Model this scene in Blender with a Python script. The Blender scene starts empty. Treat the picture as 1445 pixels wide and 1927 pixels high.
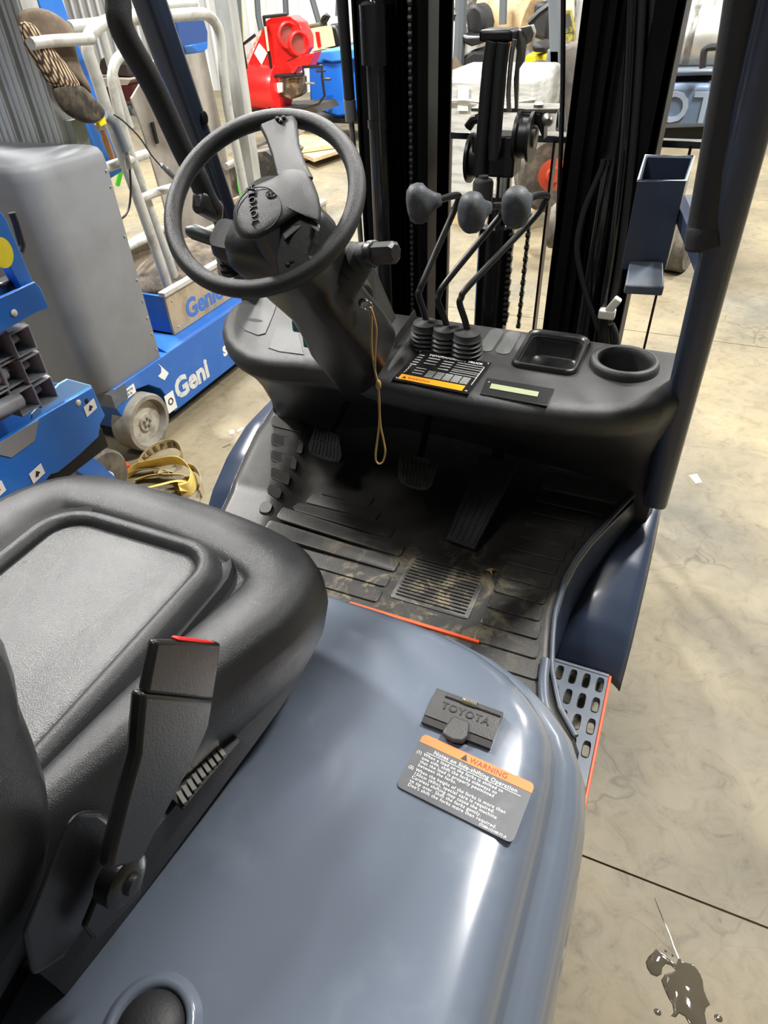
import bpy, bmesh, math, random
import numpy as np
from mathutils import Vector, Matrix, noise as mnoise

random.seed(7)
SC = bpy.context.scene
COL = SC.collection
PI = math.pi

# ------------------------------------------------------------------ camera
IMW, IMH, FPX = 1445.0, 1927.0, 1230.0
CXY = np.array([722.5, 963.5])
CAMO = np.array([0.0, 0.0, 1.8])
def _dir(x, y):
    v = np.array([x - CXY[0], -(y - CXY[1]), -FPX]); return v / np.linalg.norm(v)
_up = -_dir(795.0, 2450.0)
_fy = CXY[1] + ((1420.0 - CXY[0]) * _up[0] - FPX * _up[2]) / _up[1]
_fw = _dir(1420.0, _fy)
_rt = np.cross(_fw, _up)
ROT = np.array([_rt, _fw, _up])            # camera axes -> world axes
cam_data = bpy.data.cameras.new('camera')
cam_data.sensor_fit = 'VERTICAL'; cam_data.sensor_height = 36.0
cam_data.lens = 36.0 * FPX / IMH
cam_data.clip_start = 0.02; cam_data.clip_end = 200
cam = bpy.data.objects.new('camera', cam_data); COL.objects.link(cam)
cam.matrix_world = Matrix.Translation(Vector(CAMO)) @ Matrix([list(r) for r in ROT]).to_4x4()
SC.camera = cam
def at(px, py, x=None, y=None, z=None):
    """place in the hall of a spot surveyed in the photograph, on the plane x=, y= or z="""
    r = ROT @ np.array([px - CXY[0], -(py - CXY[1]), -FPX])
    if x is not None: t = (x - CAMO[0]) / r[0]
    elif y is not None: t = (y - CAMO[1]) / r[1]
    else: t = (z - CAMO[2]) / r[2]
    return Vector(CAMO + t * r)

# ------------------------------------------------------------------ world, lamps, exposure
world = bpy.data.worlds.new('hall_light'); SC.world = world; world.use_nodes = True
bg = world.node_tree.nodes['Background']
bg.inputs[0].default_value = (0.93, 0.97, 1.0, 1); bg.inputs[1].default_value = 0.15
def area(name, loc, sx, sy, power, col=(1, .98, .94), target=None):
    l = bpy.data.lights.new(name, 'AREA'); l.shape = 'RECTANGLE'; l.size = sx; l.size_y = sy
    l.energy = power; l.color = col
    o = bpy.data.objects.new(name, l); COL.objects.link(o); o.location = loc
    if target:
        o.rotation_euler = (Vector(target) - Vector(loc)).to_track_quat('-Z', 'Y').to_euler()
    return o
area('high_bay_lamp', (1.6, 3.2, 6.3), .35, 1.5, 640, target=(1.4, 2.8, 0))
area('high_bay_lamp', (-5.9, 2.8, 6.3), .6, 1.6, 950, target=(-4.5, 2.2, 0))
area('high_bay_lamp', (-3.4, 6.5, 6.3), .35, 1.5, 760, target=(-3.2, 6.2, 0))
area('high_bay_lamp', (3.5, 9.0, 6.3), .35, 1.5, 700, target=(3.5, 9, 0))
area('high_bay_lamp', (-1.9, -1.2, 6.3), .35, 1.5, 170, target=(-1.6, -.8, 0))
area('high_bay_lamp', (-7.0, 11.0, 6.3), .35, 1.5, 640, target=(-7, 11, 0))
SC.view_settings.view_transform = 'Standard'; SC.view_settings.look = 'None'
SC.view_settings.gamma = 1.0; SC.view_settings.use_curve_mapping = False
SC.view_settings.exposure = 0.12

# ------------------------------------------------------------------ materials
MATS = {}
def srgb(r, g, b):
    f = lambda c: ((c / 255 + .055) / 1.055) ** 2.4 if c / 255 > .04045 else c / 255 / 12.92
    return (f(r), f(g), f(b), 1)
def mat(name, col, rough=.5, metal=0., bump=0., bscale=200., mix=None, mscale=6., mlo=.45, mhi=.65, coat=0., emit=None, detail=6., spec=.5, coord='Object', rvar=0., trans=0., stretch=None):
    if name in MATS: return MATS[name]
    m = bpy.data.materials.new(name); m.use_nodes = True; MATS[name] = m
    nt = m.node_tree; b = nt.nodes['Principled BSDF']; L = nt.links
    b.inputs['Base Color'].default_value = col; b.inputs['Roughness'].default_value = rough
    b.inputs['Metallic'].default_value = metal; b.inputs['Specular IOR Level'].default_value = spec
    b.inputs['Coat Weight'].default_value = coat; b.inputs['Coat Roughness'].default_value = .12
    b.inputs['Transmission Weight'].default_value = trans
    if emit: b.inputs['Emission Color'].default_value = emit[0]; b.inputs['Emission Strength'].default_value = emit[1]
    tc = nt.nodes.new('ShaderNodeTexCoord'); src = tc.outputs[coord]
    if stretch:
        mp = nt.nodes.new('ShaderNodeMapping'); mp.inputs['Scale'].default_value = stretch
        L.new(src, mp.inputs[0]); src = mp.outputs[0]
    if mix:
        n = nt.nodes.new('ShaderNodeTexNoise'); n.inputs['Scale'].default_value = mscale; n.inputs['Detail'].default_value = detail
        n.inputs['Roughness'].default_value = .62
        L.new(src, n.inputs['Vector'])
        r = nt.nodes.new('ShaderNodeValToRGB'); r.color_ramp.elements[0].position = mlo; r.color_ramp.elements[1].position = mhi
        r.color_ramp.elements[0].color = col; r.color_ramp.elements[1].color = mix
        L.new(n.outputs['Fac'], r.inputs[0]); L.new(r.outputs[0], b.inputs['Base Color'])
        if rvar:
            mr = nt.nodes.new('ShaderNodeMapRange'); mr.inputs[3].default_value = rough; mr.inputs[4].default_value = rough + rvar
            mr.inputs[1].default_value = mlo; mr.inputs[2].default_value = mhi
            L.new(n.outputs['Fac'], mr.inputs[0]); L.new(mr.outputs[0], b.inputs['Roughness'])
    if bump:
        n2 = nt.nodes.new('ShaderNodeTexNoise'); n2.inputs['Scale'].default_value = bscale; n2.inputs['Detail'].default_value = 3
        L.new(src, n2.inputs['Vector'])
        bp = nt.nodes.new('ShaderNodeBump'); bp.inputs['Strength'].default_value = bump; bp.inputs['Distance'].default_value = .002
        L.new(n2.outputs['Fac'], bp.inputs['Height']); L.new(bp.outputs[0], b.inputs['Normal'])
    return m

M_hood = mat('hood_paint', srgb(94, 102, 115), .20, .0, mix=srgb(114, 122, 134), mscale=5, mlo=.5, mhi=.85, coat=.5, rvar=.18)
M_navy = mat('dark_slate_paint', srgb(46, 56, 76), .32, .0, coat=.3, mix=srgb(56, 66, 84), mscale=3, mlo=.4, mhi=.8)
M_steelpaint = mat('step_paint', srgb(84, 92, 104), .38, .1, mix=srgb(112, 112, 108), mscale=14, mlo=.5, mhi=.8)
M_orange = mat('orange_paint', srgb(238, 88, 48), .4, mix=srgb(220, 84, 56), mscale=8)
M_plastic = mat('black_grained_plastic', srgb(44, 44, 45), .42, bump=.35, bscale=900, mix=srgb(58, 58, 57), mscale=9, mlo=.45, mhi=.85)
M_plastic2 = mat('dark_smooth_plastic', srgb(30, 30, 31), .34, bump=.1, bscale=500)
M_wheelp = mat('steering_wheel_rubber', srgb(34, 35, 37), .42, bump=.4, bscale=1100)
M_rubber = mat('black_rubber', srgb(34, 34, 36), .6, bump=.2, bscale=300)
M_knob = mat('worn_knob_rubber', srgb(66, 70, 76), .55, mix=srgb(96, 98, 100), mscale=40, mlo=.45, mhi=.75, bump=.3, bscale=400)
M_vinyl = mat('seat_vinyl', srgb(38, 39, 41), .33, bump=.35, bscale=900, mix=srgb(48, 49, 51), mscale=8, mlo=.4, mhi=.8)
M_vinylp = mat('seat_panel_vinyl', srgb(58, 59, 60), .34, spec=.9, bump=.6, bscale=600, mix=srgb(76, 77, 77), mscale=6, mlo=.4, mhi=.8)
M_gloss = mat('black_gloss_paint', srgb(16, 17, 19), .17, coat=.6)
M_mastblack = mat('mast_black_paint', srgb(8, 8, 9), .5, spec=.18, mix=srgb(16, 16, 17), mscale=5)
M_black = mat('black_satin_paint', srgb(20, 20, 22), .4)
M_chrome = mat('bright_steel', srgb(200, 200, 200), .2, 1.)
M_steel = mat('dull_steel', srgb(150, 148, 142), .42, .7, mix=srgb(120, 116, 108), mscale=20)
M_alu = mat('weathered_aluminium', srgb(204, 206, 202), .42, .35, mix=srgb(140, 140, 134), mscale=7, mlo=.4, mhi=.75, stretch=(1, 1, .25))
M_rail = mat('scuffed_light_grey_tube', srgb(190, 190, 184), .42, .1, mix=srgb(150, 146, 138), mscale=12, mlo=.5, mhi=.7)
M_cover = mat('grey_cover_plastic', srgb(130, 133, 137), .5, mix=srgb(116, 118, 121), mscale=3, mlo=.4, mhi=.7, bump=.15, bscale=300)
M_blue = mat('bright_blue_paint', srgb(22, 104, 196), .38, mix=srgb(40, 116, 200), mscale=4, coat=.2)
M_blue2 = mat('lift_blue_paint', srgb(36, 98, 180), .4, mix=srgb(62, 116, 186), mscale=5, mlo=.5, mhi=.8)
M_armgrey = mat('scissor_grey_paint', srgb(152, 155, 160), .42, mix=srgb(108, 110, 114), mscale=8)
M_tan = mat('tan_toe_board', srgb(176, 162, 140), .45, .2, mix=srgb(150, 136, 114), mscale=9)
M_tire = mat('dusty_tyre', srgb(74, 70, 64), .8, mix=srgb(120, 112, 98), mscale=12, mlo=.4, mhi=.7, bump=.3, bscale=60)
M_whgrey = mat('grey_solid_wheel', srgb(140, 136, 126), .6, mix=srgb(110, 106, 98), mscale=10)
M_red = mat('red_paint', srgb(222, 32, 30), .32, coat=.4)
M_yellow = mat('yellow_paint', srgb(232, 214, 20), .45, mix=srgb(214, 190, 20), mscale=6)
M_strap = mat('yellow_webbing', srgb(214, 188, 104), .8, bump=.5, bscale=250, mix=srgb(190, 162, 84), mscale=14)
M_strap2 = mat('tan_webbing', srgb(168, 152, 116), .85, bump=.5, bscale=250, mix=srgb(136, 120, 90), mscale=14)
M_white = mat('white_print', srgb(232, 232, 228), .6)
M_whiteplastic = mat('white_plastic', srgb(222, 220, 210), .5)
M_orangeprint = mat('orange_print', srgb(238, 112, 52), .5)
M_amber = mat('amber_print', srgb(246, 150, 20), .45)
M_label = mat('dark_label_film', srgb(74, 76, 80), .42, mix=srgb(92, 92, 94), mscale=30, mlo=.5, mhi=.8)
M_blackprint = mat('black_print', srgb(22, 22, 22), .5)
M_latch = mat('latch_cover_plastic', srgb(58, 58, 58), .4, bump=.2, bscale=500)
M_lcd = mat('pale_green_screen', srgb(146, 154, 122), .3)
M_wood = mat('pale_board_wood', srgb(214, 190, 150), .7, mix=srgb(190, 160, 116), mscale=5, stretch=(6, 1, 6))
M_redwood = mat('rust_wood', srgb(110, 50, 44), .7)
M_cool = mat('cooler_blue', srgb(30, 116, 226), .45)
M_jacket = mat('brown_canvas', srgb(98, 84, 70), .9, bump=.8, bscale=60, mix=srgb(122, 106, 90), mscale=7)
M_glove = mat('dark_camo_cloth', srgb(44, 40, 34), .9, mix=srgb(84, 76, 62), mscale=22, mlo=.45, mhi=.6, bump=.6, bscale=60)
M_green = mat('green_tape', srgb(70, 190, 40), .5)
M_teal = mat('teal_plastic', srgb(24, 92, 96), .45)
M_cord = mat('tan_cord', srgb(176, 142, 84), .7, bump=.6, bscale=900)
M_wrap = mat('stretch_wrapped_white', srgb(206, 206, 200), .3, mix=srgb(160, 160, 156), mscale=5, mlo=.45, mhi=.7, coat=.5, stretch=(1, 1, 6))
M_tank = mat('silver_tank', srgb(186, 184, 176), .34, .5, mix=srgb(214, 210, 200), mscale=5)
M_greymast = mat('grey_truck_paint', srgb(92, 98, 102), .5)
M_slot = mat('slot_black', srgb(14, 14, 15), .7)

def mat_plaid():
    m = bpy.data.materials.new('plaid_flannel'); m.use_nodes = True; nt = m.node_tree; L = nt.links
    b = nt.nodes['Principled BSDF']; b.inputs['Roughness'].default_value = .95
    tc = nt.nodes.new('ShaderNodeTexCoord')
    out = []
    for rot in ((0, .0, .6), (0, .6, .6 + PI / 2)):
        mp = nt.nodes.new('ShaderNodeMapping'); mp.inputs['Rotation'].default_value = rot
        L.new(tc.outputs['Object'], mp.inputs[0])
        w = nt.nodes.new('ShaderNodeTexWave'); w.inputs['Scale'].default_value = 26; w.inputs['Distortion'].default_value = 1.0
        L.new(mp.outputs[0], w.inputs[0])
        out.append(w.outputs['Fac'])
    mul = nt.nodes.new('ShaderNodeMath'); mul.operation = 'MULTIPLY'; L.new(out[0], mul.inputs[0]); L.new(out[1], mul.inputs[1])
    r = nt.nodes.new('ShaderNodeValToRGB'); r.color_ramp.elements[0].position = .05; r.color_ramp.elements[1].position = .5
    r.color_ramp.elements[0].color = srgb(60, 46, 40); r.color_ramp.elements[1].color = srgb(212, 186, 150)
    L.new(mul.outputs[0], r.inputs[0]); L.new(r.outputs[0], b.inputs['Base Color'])
    return m
M_plaid = mat_plaid()

def ramp(nt, fac, stops):
    r = nt.nodes.new('ShaderNodeValToRGB'); cr = r.color_ramp
    while len(cr.elements) < len(stops): cr.elements.new(.5)
    for e, (p, c) in zip(cr.elements, stops): e.position = p; e.color = c
    nt.links.new(fac, r.inputs[0]); return r.outputs[0]
def nz(nt, src, scale, detail=6, rough=.6, dist=0.):
    n = nt.nodes.new('ShaderNodeTexNoise'); n.inputs['Scale'].default_value = scale; n.inputs['Detail'].default_value = detail
    n.inputs['Roughness'].default_value = rough; n.inputs['Distortion'].default_value = dist
    nt.links.new(src, n.inputs['Vector']); return n.outputs['Fac']
def mixc(nt, fac, a, b, mode='MIX'):
    m = nt.nodes.new('ShaderNodeMix'); m.data_type = 'RGBA'; m.blend_type = mode
    for sock, v in ((m.inputs[0], fac), (m.inputs[6], a), (m.inputs[7], b)):
        if hasattr(v, 'links'): nt.links.new(v, sock)
        else: sock.default_value = v
    return m.outputs[2]

def mat_floor():
    m = bpy.data.materials.new('stained_concrete'); m.use_nodes = True; nt = m.node_tree; L = nt.links
    b = nt.nodes['Principled BSDF']
    g = nt.nodes.new('ShaderNodeNewGeometry'); P = g.outputs['Position']
    base = ramp(nt, nz(nt, P, .9, 5), [(.3, srgb(108, 98, 76)), (.5, srgb(132, 121, 95)), (.7, srgb(150, 138, 110))])
    grey = ramp(nt, nz(nt, P, 1.7, 6, .65, .4), [(.35, srgb(88, 85, 74)), (.6, srgb(116, 111, 97))])
    c = mixc(nt, ramp(nt, nz(nt, P, .6, 3), [(.42, (0, 0, 0, 1)), (.62, (1, 1, 1, 1))]), base, grey)
    fine = ramp(nt, nz(nt, P, 11, 9, .72, 1.2), [(.30, (.5, .47, .42, 1)), (.44, (.86, .85, .83, 1)), (.56, (1, 1, 1, 1)), (.72, (1.0, 1, 1, 1))])
    c = mixc(nt, .85, c, fine, 'MULTIPLY')
    crack = nt.nodes.new('ShaderNodeTexVoronoi'); crack.feature = 'DISTANCE_TO_EDGE'; crack.inputs['Scale'].default_value = 3.2
    dv = nt.nodes.new('ShaderNodeVectorMath'); dv.operation = 'ADD'
    nn = nt.nodes.new('ShaderNodeTexNoise'); nn.inputs['Scale'].default_value = 6; L.new(P, nn.inputs['Vector'])
    sc2 = nt.nodes.new('ShaderNodeVectorMath'); sc2.operation = 'SCALE'; sc2.inputs[3].default_value = .22
    L.new(nn.outputs['Color'], sc2.inputs[0]); L.new(P, dv.inputs[0]); L.new(sc2.outputs[0], dv.inputs[1]); L.new(dv.outputs[0], crack.inputs['Vector'])
    cm = ramp(nt, crack.outputs[0], [(.0, (.6, .57, .52, 1)), (.02, (1, 1, 1, 1))])
    mask = ramp(nt, nz(nt, P, 1.3, 3), [(.5, (0, 0, 0, 1)), (.6, (1, 1, 1, 1))])
    c = mixc(nt, mask, c, mixc(nt, 1.0, c, cm, 'MULTIPLY'))
    spot = ramp(nt, nz(nt, P, 28, 2, .5), [(.2, (.35, .32, .28, 1)), (.26, (1, 1, 1, 1))])
    c = mixc(nt, .7, c, spot, 'MULTIPLY')
    L.new(c, b.inputs['Base Color'])
    rr = nt.nodes.new('ShaderNodeMapRange'); rr.inputs[3].default_value = .42; rr.inputs[4].default_value = .75
    L.new(nz(nt, P, 2.2, 4), rr.inputs[0]); L.new(rr.outputs[0], b.inputs['Roughness'])
    bp = nt.nodes.new('ShaderNodeBump'); bp.inputs['Strength'].default_value = .25; bp.inputs['Distance'].default_value = .004
    L.new(nz(nt, P, 40, 8, .7), bp.inputs['Height']); L.new(bp.outputs[0], b.inputs['Normal'])
    return m
M_floor = mat_floor()
def mat_matrubber():
    m = bpy.data.materials.new('dusty_floor_mat_rubber'); m.use_nodes = True; nt = m.node_tree; L = nt.links
    b = nt.nodes['Principled BSDF']
    g = nt.nodes.new('ShaderNodeNewGeometry'); P = g.outputs['Position']
    base = ramp(nt, nz(nt, P, 9, 6, .65), [(.35, srgb(40, 39, 38)), (.7, srgb(62, 60, 57))])
    d1 = ramp(nt, nz(nt, P, 7, 9, .7, .6), [(.58, (0, 0, 0, 1)), (.85, (.7, .7, .7, 1))])
    # dried dirt sits around the well of the mat where boots rest
    vm = nt.nodes.new('ShaderNodeVectorMath'); vm.operation = 'DISTANCE'; vm.inputs[1].default_value = (-.30, .97, .72); L.new(P, vm.inputs[0])
    near = ramp(nt, vm.outputs['Value'], [(.0, (1, 1, 1, 1)), (.24, (0, 0, 0, 1))])
    vm2 = nt.nodes.new('ShaderNodeVectorMath'); vm2.operation = 'DISTANCE'; vm2.inputs[1].default_value = (-.5, .93, .72); L.new(P, vm2.inputs[0])
    near2 = ramp(nt, vm2.outputs['Value'], [(.0, (.8, .8, .8, 1)), (.2, (0, 0, 0, 1))])
    nr = mixc(nt, 1.0, near, near2, 'LIGHTEN')
    d2 = ramp(nt, nz(nt, P, 14, 9, .75, 1.0), [(.50, (0, 0, 0, 1)), (.80, (1, 1, 1, 1))])
    msk = mixc(nt, 1.0, d2, nr, 'MULTIPLY')
    c = mixc(nt, mixc(nt, .25, (0, 0, 0, 1), d1), base, srgb(150, 140, 118))
    c = mixc(nt, msk, c, srgb(186, 172, 138))
    L.new(c, b.inputs['Base Color']); b.inputs['Roughness'].default_value = .42
    bp = nt.nodes.new('ShaderNodeBump'); bp.inputs['Strength'].default_value = .3; bp.inputs['Distance'].default_value = .001
    L.new(nz(nt, P, 300, 3), bp.inputs['Height']); L.new(bp.outputs[0], b.inputs['Normal'])
    return m
M_mat = mat_matrubber()
def mat_wall():
    m = bpy.data.materials.new('white_metal_cladding'); m.use_nodes = True; nt = m.node_tree; L = nt.links
    b = nt.nodes['Principled BSDF']; b.inputs['Roughness'].default_value = .5
    g = nt.nodes.new('ShaderNodeNewGeometry')
    c = ramp(nt, nz(nt, g.outputs['Position'], 1.2, 4), [(.3, srgb(198, 200, 200)), (.7, srgb(222, 223, 221))])
    L.new(c, b.inputs['Base Color']); return m
M_wall = mat_wall()

# ------------------------------------------------------------------ mesh helpers
class MB:
    def __init__(s): s.v = []; s.f = []
    def add(s, vs, fs):
        o = len(s.v); s.v += [tuple(v) for v in vs]; s.f += [tuple(i + o for i in f) for f in fs]; return s
    def box(s, c, d, R=None):
        c = Vector(c); vs = []
        for k in range(8):
            p = Vector(((k & 1) - .5, ((k >> 1) & 1) - .5, ((k >> 2) & 1) - .5)); p = Vector((p.x * d[0], p.y * d[1], p.z * d[2]))
            vs.append(c + (R @ p if R else p))
        return s.add(vs, [(0, 2, 3, 1), (4, 5, 7, 6), (0, 1, 5, 4), (2, 6, 7, 3), (0, 4, 6, 2), (1, 3, 7, 5)])
    def bb(s, x0, x1, y0, y1, z0, z1): return s.box(((x0 + x1) / 2, (y0 + y1) / 2, (z0 + z1) / 2), (abs(x1 - x0), abs(y1 - y0), abs(z1 - z0)))
    def prism(s, pts, vec):
        n = len(pts); pts = [Vector(p) for p in pts]; vec = Vector(vec)
        return s.add(pts + [p + vec for p in pts], [tuple(range(n))[::-1], tuple(range(n, 2 * n))] + [(i, (i + 1) % n, n + (i + 1) % n, n + i) for i in range(n)])
    def bar(s, a, b, w, h, up=(0, 0, 1)):
        a = Vector(a); b = Vector(b); d = (b - a); L = d.length; d.normalize(); u = Vector(up)
        if abs(d.dot(u)) > .98: u = Vector((0, 1, 0))
        r = d.cross(u).normalized(); u = r.cross(d)
        return s.box((a + b) / 2, (w, L, h), Matrix((r, d, u)).transposed())
    def tube(s, path, r, n=10, cap=True, closed=False):
        P = [Vector(p) for p in path]; m = len(P); rs = r if isinstance(r, (list, tuple)) else [r] * m
        rings = []; prev = None
        for i in range(m):
            if closed: t = (P[(i + 1) % m] - P[i - 1])
            else: t = P[min(i + 1, m - 1)] - P[max(i - 1, 0)]
            t.normalize()
            if prev is None:
                a = Vector((0, 0, 1)) if abs(t.z) < .9 else Vector((1, 0, 0)); u = t.cross(a).normalized()
            else:
                u = (prev - t * prev.dot(t)).normalized()
            prev = u; w = t.cross(u)
            rings.append([P[i] + (u * math.cos(2 * PI * k / n) + w * math.sin(2 * PI * k / n)) * rs[i] for k in range(n)])
        return s.loft(rings, cap=cap and not closed, loop=closed)
    def loft(s, rings, cap=True, loop=False, capend=None):
        n = len(rings[0]); m = len(rings); vs = [v for r in rings for v in r]; fs = []
        for i in range(m if loop else m - 1):
            j = (i + 1) % m
            for k in range(n): fs.append((i * n + k, i * n + (k + 1) % n, j * n + (k + 1) % n, j * n + k))
        if cap: fs.append(tuple(range(n))[::-1]); fs.append(tuple(range((m - 1) * n, m * n)))
        elif capend: fs.append(tuple(range((m - 1) * n, m * n)))
        return s.add(vs, fs)
    def lathe(s, prof, c=(0, 0, 0), axis=(0, 0, 1), n=24, cap=True):
        a = Vector(axis).normalized(); u = a.cross(Vector((0, 0, 1)) if abs(a.z) < .9 else Vector((1, 0, 0))).normalized(); w = a.cross(u); c = Vector(c)
        rings = [[c + a * h + (u * math.cos(2 * PI * k / n) + w * math.sin(2 * PI * k / n)) * r for k in range(n)] for r, h in prof]
        return s.loft(rings, cap=cap)
    def ball(s, c, r, n=16, m=10, R=None):
        c = Vector(c); r = r if isinstance(r, (tuple, list)) else (r, r, r); rings = []
        for i in range(m + 1):
            th = PI * min(max(i / m, .02), .98); ring = []
            for k in range(n):
                p = Vector((r[0] * math.sin(th) * math.cos(2 * PI * k / n), r[1] * math.sin(th) * math.sin(2 * PI * k / n), -r[2] * math.cos(th)))
                ring.append(c + (R @ p if R else p))
            rings.append(ring)
        return s.loft(rings)
    def grid(s, fn, nu, nv, thick=0.):
        vs = [Vector(fn(i / nu, j / nv)) for i in range(nu + 1) for j in range(nv + 1)]
        return s.add(vs, [(i * (nv + 1) + j, (i + 1) * (nv + 1) + j, (i + 1) * (nv + 1) + j + 1, i * (nv + 1) + j + 1) for i in range(nu) for j in range(nv)])
def mesh_from(mb, name, smooth=40):
    me = bpy.data.meshes.new(name); me.from_pydata(mb.v, [], mb.f)
    bm = bmesh.new(); bm.from_mesh(me); bmesh.ops.recalc_face_normals(bm, faces=bm.faces); bm.to_mesh(me); bm.free()
    if smooth:
        me.polygons.foreach_set('use_smooth', [True] * len(me.polygons)); me.set_sharp_from_angle(angle=math.radians(smooth))
    return me
def wloc(p):
    v = Vector((0, 0, 0))
    while p: v += p.location; p = p.parent
    return v
def obj(name, mb, m, parent=None, smooth=40, bevel=0., seg=2, sub=0, solid=0., **props):
    me = mesh_from(mb, name, smooth); me.materials.append(m)
    # an object's own origin sits at the middle of its bounds
    if me.vertices:
        co = np.empty(len(me.vertices) * 3); me.vertices.foreach_get('co', co); co = co.reshape(-1, 3)
        c = (co.min(0) + co.max(0)) / 2
        if parent is None: c[2] = co[:, 2].min()
        me.transform(Matrix.Translation(-Vector(c)))
    else: c = (0, 0, 0)
    o = bpy.data.objects.new(name, me); COL.objects.link(o)
    o.location = Vector(c)
    if parent: o.parent = parent; o.location = Vector(c) - wloc(parent)
    if solid: md = o.modifiers.new('solid', 'SOLIDIFY'); md.thickness = solid; md.offset = 0
    if bevel: md = o.modifiers.new('bevel', 'BEVEL'); md.width = bevel; md.segments = seg; md.limit_method = 'ANGLE'; md.angle_limit = math.radians(35); md.harden_normals = False
    if sub: md = o.modifiers.new('sub', 'SUBSURF'); md.levels = sub; md.render_levels = sub
    for k, v in props.items(): o[k] = v
    return o
def thing(name, loc, label, cat, group=None):
    o = bpy.data.objects.new(name, None); COL.objects.link(o); o.location = loc
    o['label'] = label; o['category'] = cat
    if group: o['group'] = group
    return o
def tag(o, label, cat, group=None):
    o['label'] = label; o['category'] = cat
    if group: o['group'] = group
    return o
def lettering(name, s, size, org, right, up, m, parent, extrude=.0006, align='LEFT', spacing=1., bold=0.):
    cu = bpy.data.curves.new(name, 'FONT'); cu.body = s; cu.size = size; cu.extrude = extrude; cu.align_x = align; cu.space_character = spacing; cu.offset = bold
    cu.resolution_u = 3
    t = bpy.data.objects.new(name, cu); COL.objects.link(t)
    me = bpy.data.meshes.new_from_object(t.evaluated_get(bpy.context.evaluated_depsgraph_get())); bpy.data.objects.remove(t)
    r = Vector(right).normalized(); u = Vector(up); u = (u - r * u.dot(r)).normalized(); n = r.cross(u)
    R = Matrix((r, u, n)).transposed().to_4x4()
    me.transform(R); me.materials.clear(); me.materials.append(m)
    o = bpy.data.objects.new(name, me); COL.objects.link(o)
    o.location = Vector(org)
    if parent: o.parent = parent; o.location = Vector(org) - wloc(parent)
    return o
def cut(o, mb):
    """carve a real recess out of a part, then drop the cutter"""
    me = mesh_from(mb, 'cutter', 0); c = bpy.data.objects.new('cutter', me); COL.objects.link(c)
    pl = wloc(o) if o.parent else o.location
    me.transform(Matrix.Translation(-pl)); c.location = o.location; c.parent = o.parent
    md = o.modifiers.new('cut', 'BOOLEAN'); md.object = c; md.operation = 'DIFFERENCE'; md.solver = 'EXACT'
    dg = bpy.context.evaluated_depsgraph_get(); dg.update()
    nm = bpy.data.meshes.new_from_object(o.evaluated_get(dg)); o.modifiers.clear(); o.data = nm
    bpy.data.objects.remove(c)
    nm.polygons.foreach_set('use_smooth', [True] * len(nm.polygons)); nm.set_sharp_from_angle(angle=math.radians(40))
def rrect(cx, cy, w, h, r, n=5):
    pts = []
    for sx, sy, a0 in ((1, 1, 0), (-1, 1, 90), (-1, -1, 180), (1, -1, 270)):
        for k in range(n + 1):
            a = math.radians(a0 + 90 * k / n); pts.append((cx + sx * (w / 2 - r) + r * math.cos(a), cy + sy * (h / 2 - r) + r * math.sin(a)))
    return pts
def smoothpath(pts, k=4, closed=False):
    P = [Vector(p) for p in pts]; out = []; n = len(P)
    rng = range(n) if closed else range(n - 1)
    for i in rng:
        g = (lambda j: P[j % n]) if closed else (lambda j: P[min(max(j, 0), n - 1)])
        p0, p1, p2, p3 = g(i - 1), g(i), g(i + 1), g(i + 2)
        for t in range(k):
            t /= k
            out.append(.5 * ((2 * p1) + (p2 - p0) * t + (2 * p0 - 5 * p1 + 4 * p2 - p3) * t * t + (3 * p1 - p0 - 3 * p2 + p3) * t ** 3))
    if not closed: out.append(P[-1])
    return out
def interp(x, xs, ys):
    return float(np.interp(x, xs, ys))
# ================================================================== THE HALL
fl = obj('floor', MB().bb(-20, 9, -6, 24, -.06, -.006), mat('joint_filler', srgb(120, 104, 80), .8), None, kind='structure')
yj = [-6, -2.44, .862, 4.172, 7.48, 10.8, 24]; xj = [-20, -9.2, -5.2, 2.9, 9]
for i in range(len(yj) - 1):
    for j in range(len(xj) - 1):
        obj('concrete_slab', MB().bb(xj[j] + .0025, xj[j + 1] - .0025, yj[i] + .003, yj[i + 1] - .003, -.012, 0), M_floor, fl, smooth=0)
def ribs(a, b, z0, z1, nrm, pitch=.23):
    a = Vector(a); b = Vector(b); d = b - a; L = d.length; d.normalize(); n = int(L / pitch); pts = []
    for k in range(n):
        for t, h in ((0, 0), (.1, .03), (.24, .03), (.34, 0)):
            p = a + d * (k + t) * pitch + Vector(nrm) * h; pts.append(p)
    m = MB(); N = len(pts)
    m.add([p + Vector((0, 0, z0)) for p in pts] + [p + Vector((0, 0, z1)) for p in pts], [(i, i + 1, N + i + 1, N + i) for i in range(N - 1)])
    return m
obj('wall_far', ribs((-20, 13.5, 0), (9, 13.5, 0), 0, 7, (0, -1, 0)), M_wall, None, smooth=0, solid=.01, kind='structure')
M_ceil = mat('ceiling_liner', srgb(128, 130, 130), .6)
M_side = mat('grey_cladding', srgb(84, 86, 86), .7)
obj('wall_left', MB().bb(-20.1, -20, -6, 24, 0, 7), M_side, None, kind='structure')
obj('wall_right', MB().bb(9, 9.1, -6, 24, 0, 7), M_side, None, kind='structure')
obj('wall_near', MB().bb(-20, 9, -6.1, -6, 0, 7), M_side, None, kind='structure')
obj('ceiling', MB().bb(-20, 9, -6, 13.6, 7, 7.1), M_ceil, None, kind='structure')

# ================================================================== THE FORKLIFT IN FRONT
T = thing('forklift', (-.4975, .5, 0), 'slate grey and black forklift seen from its driver side, filling the foreground', 'forklift')
XR, XC = .068, -.4975
def mirror_outline(pts):    # right half outline from rear to front centre -> closed loop
    return pts + [(2 * XC - x, y) for x, y in reversed(pts)]
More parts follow.
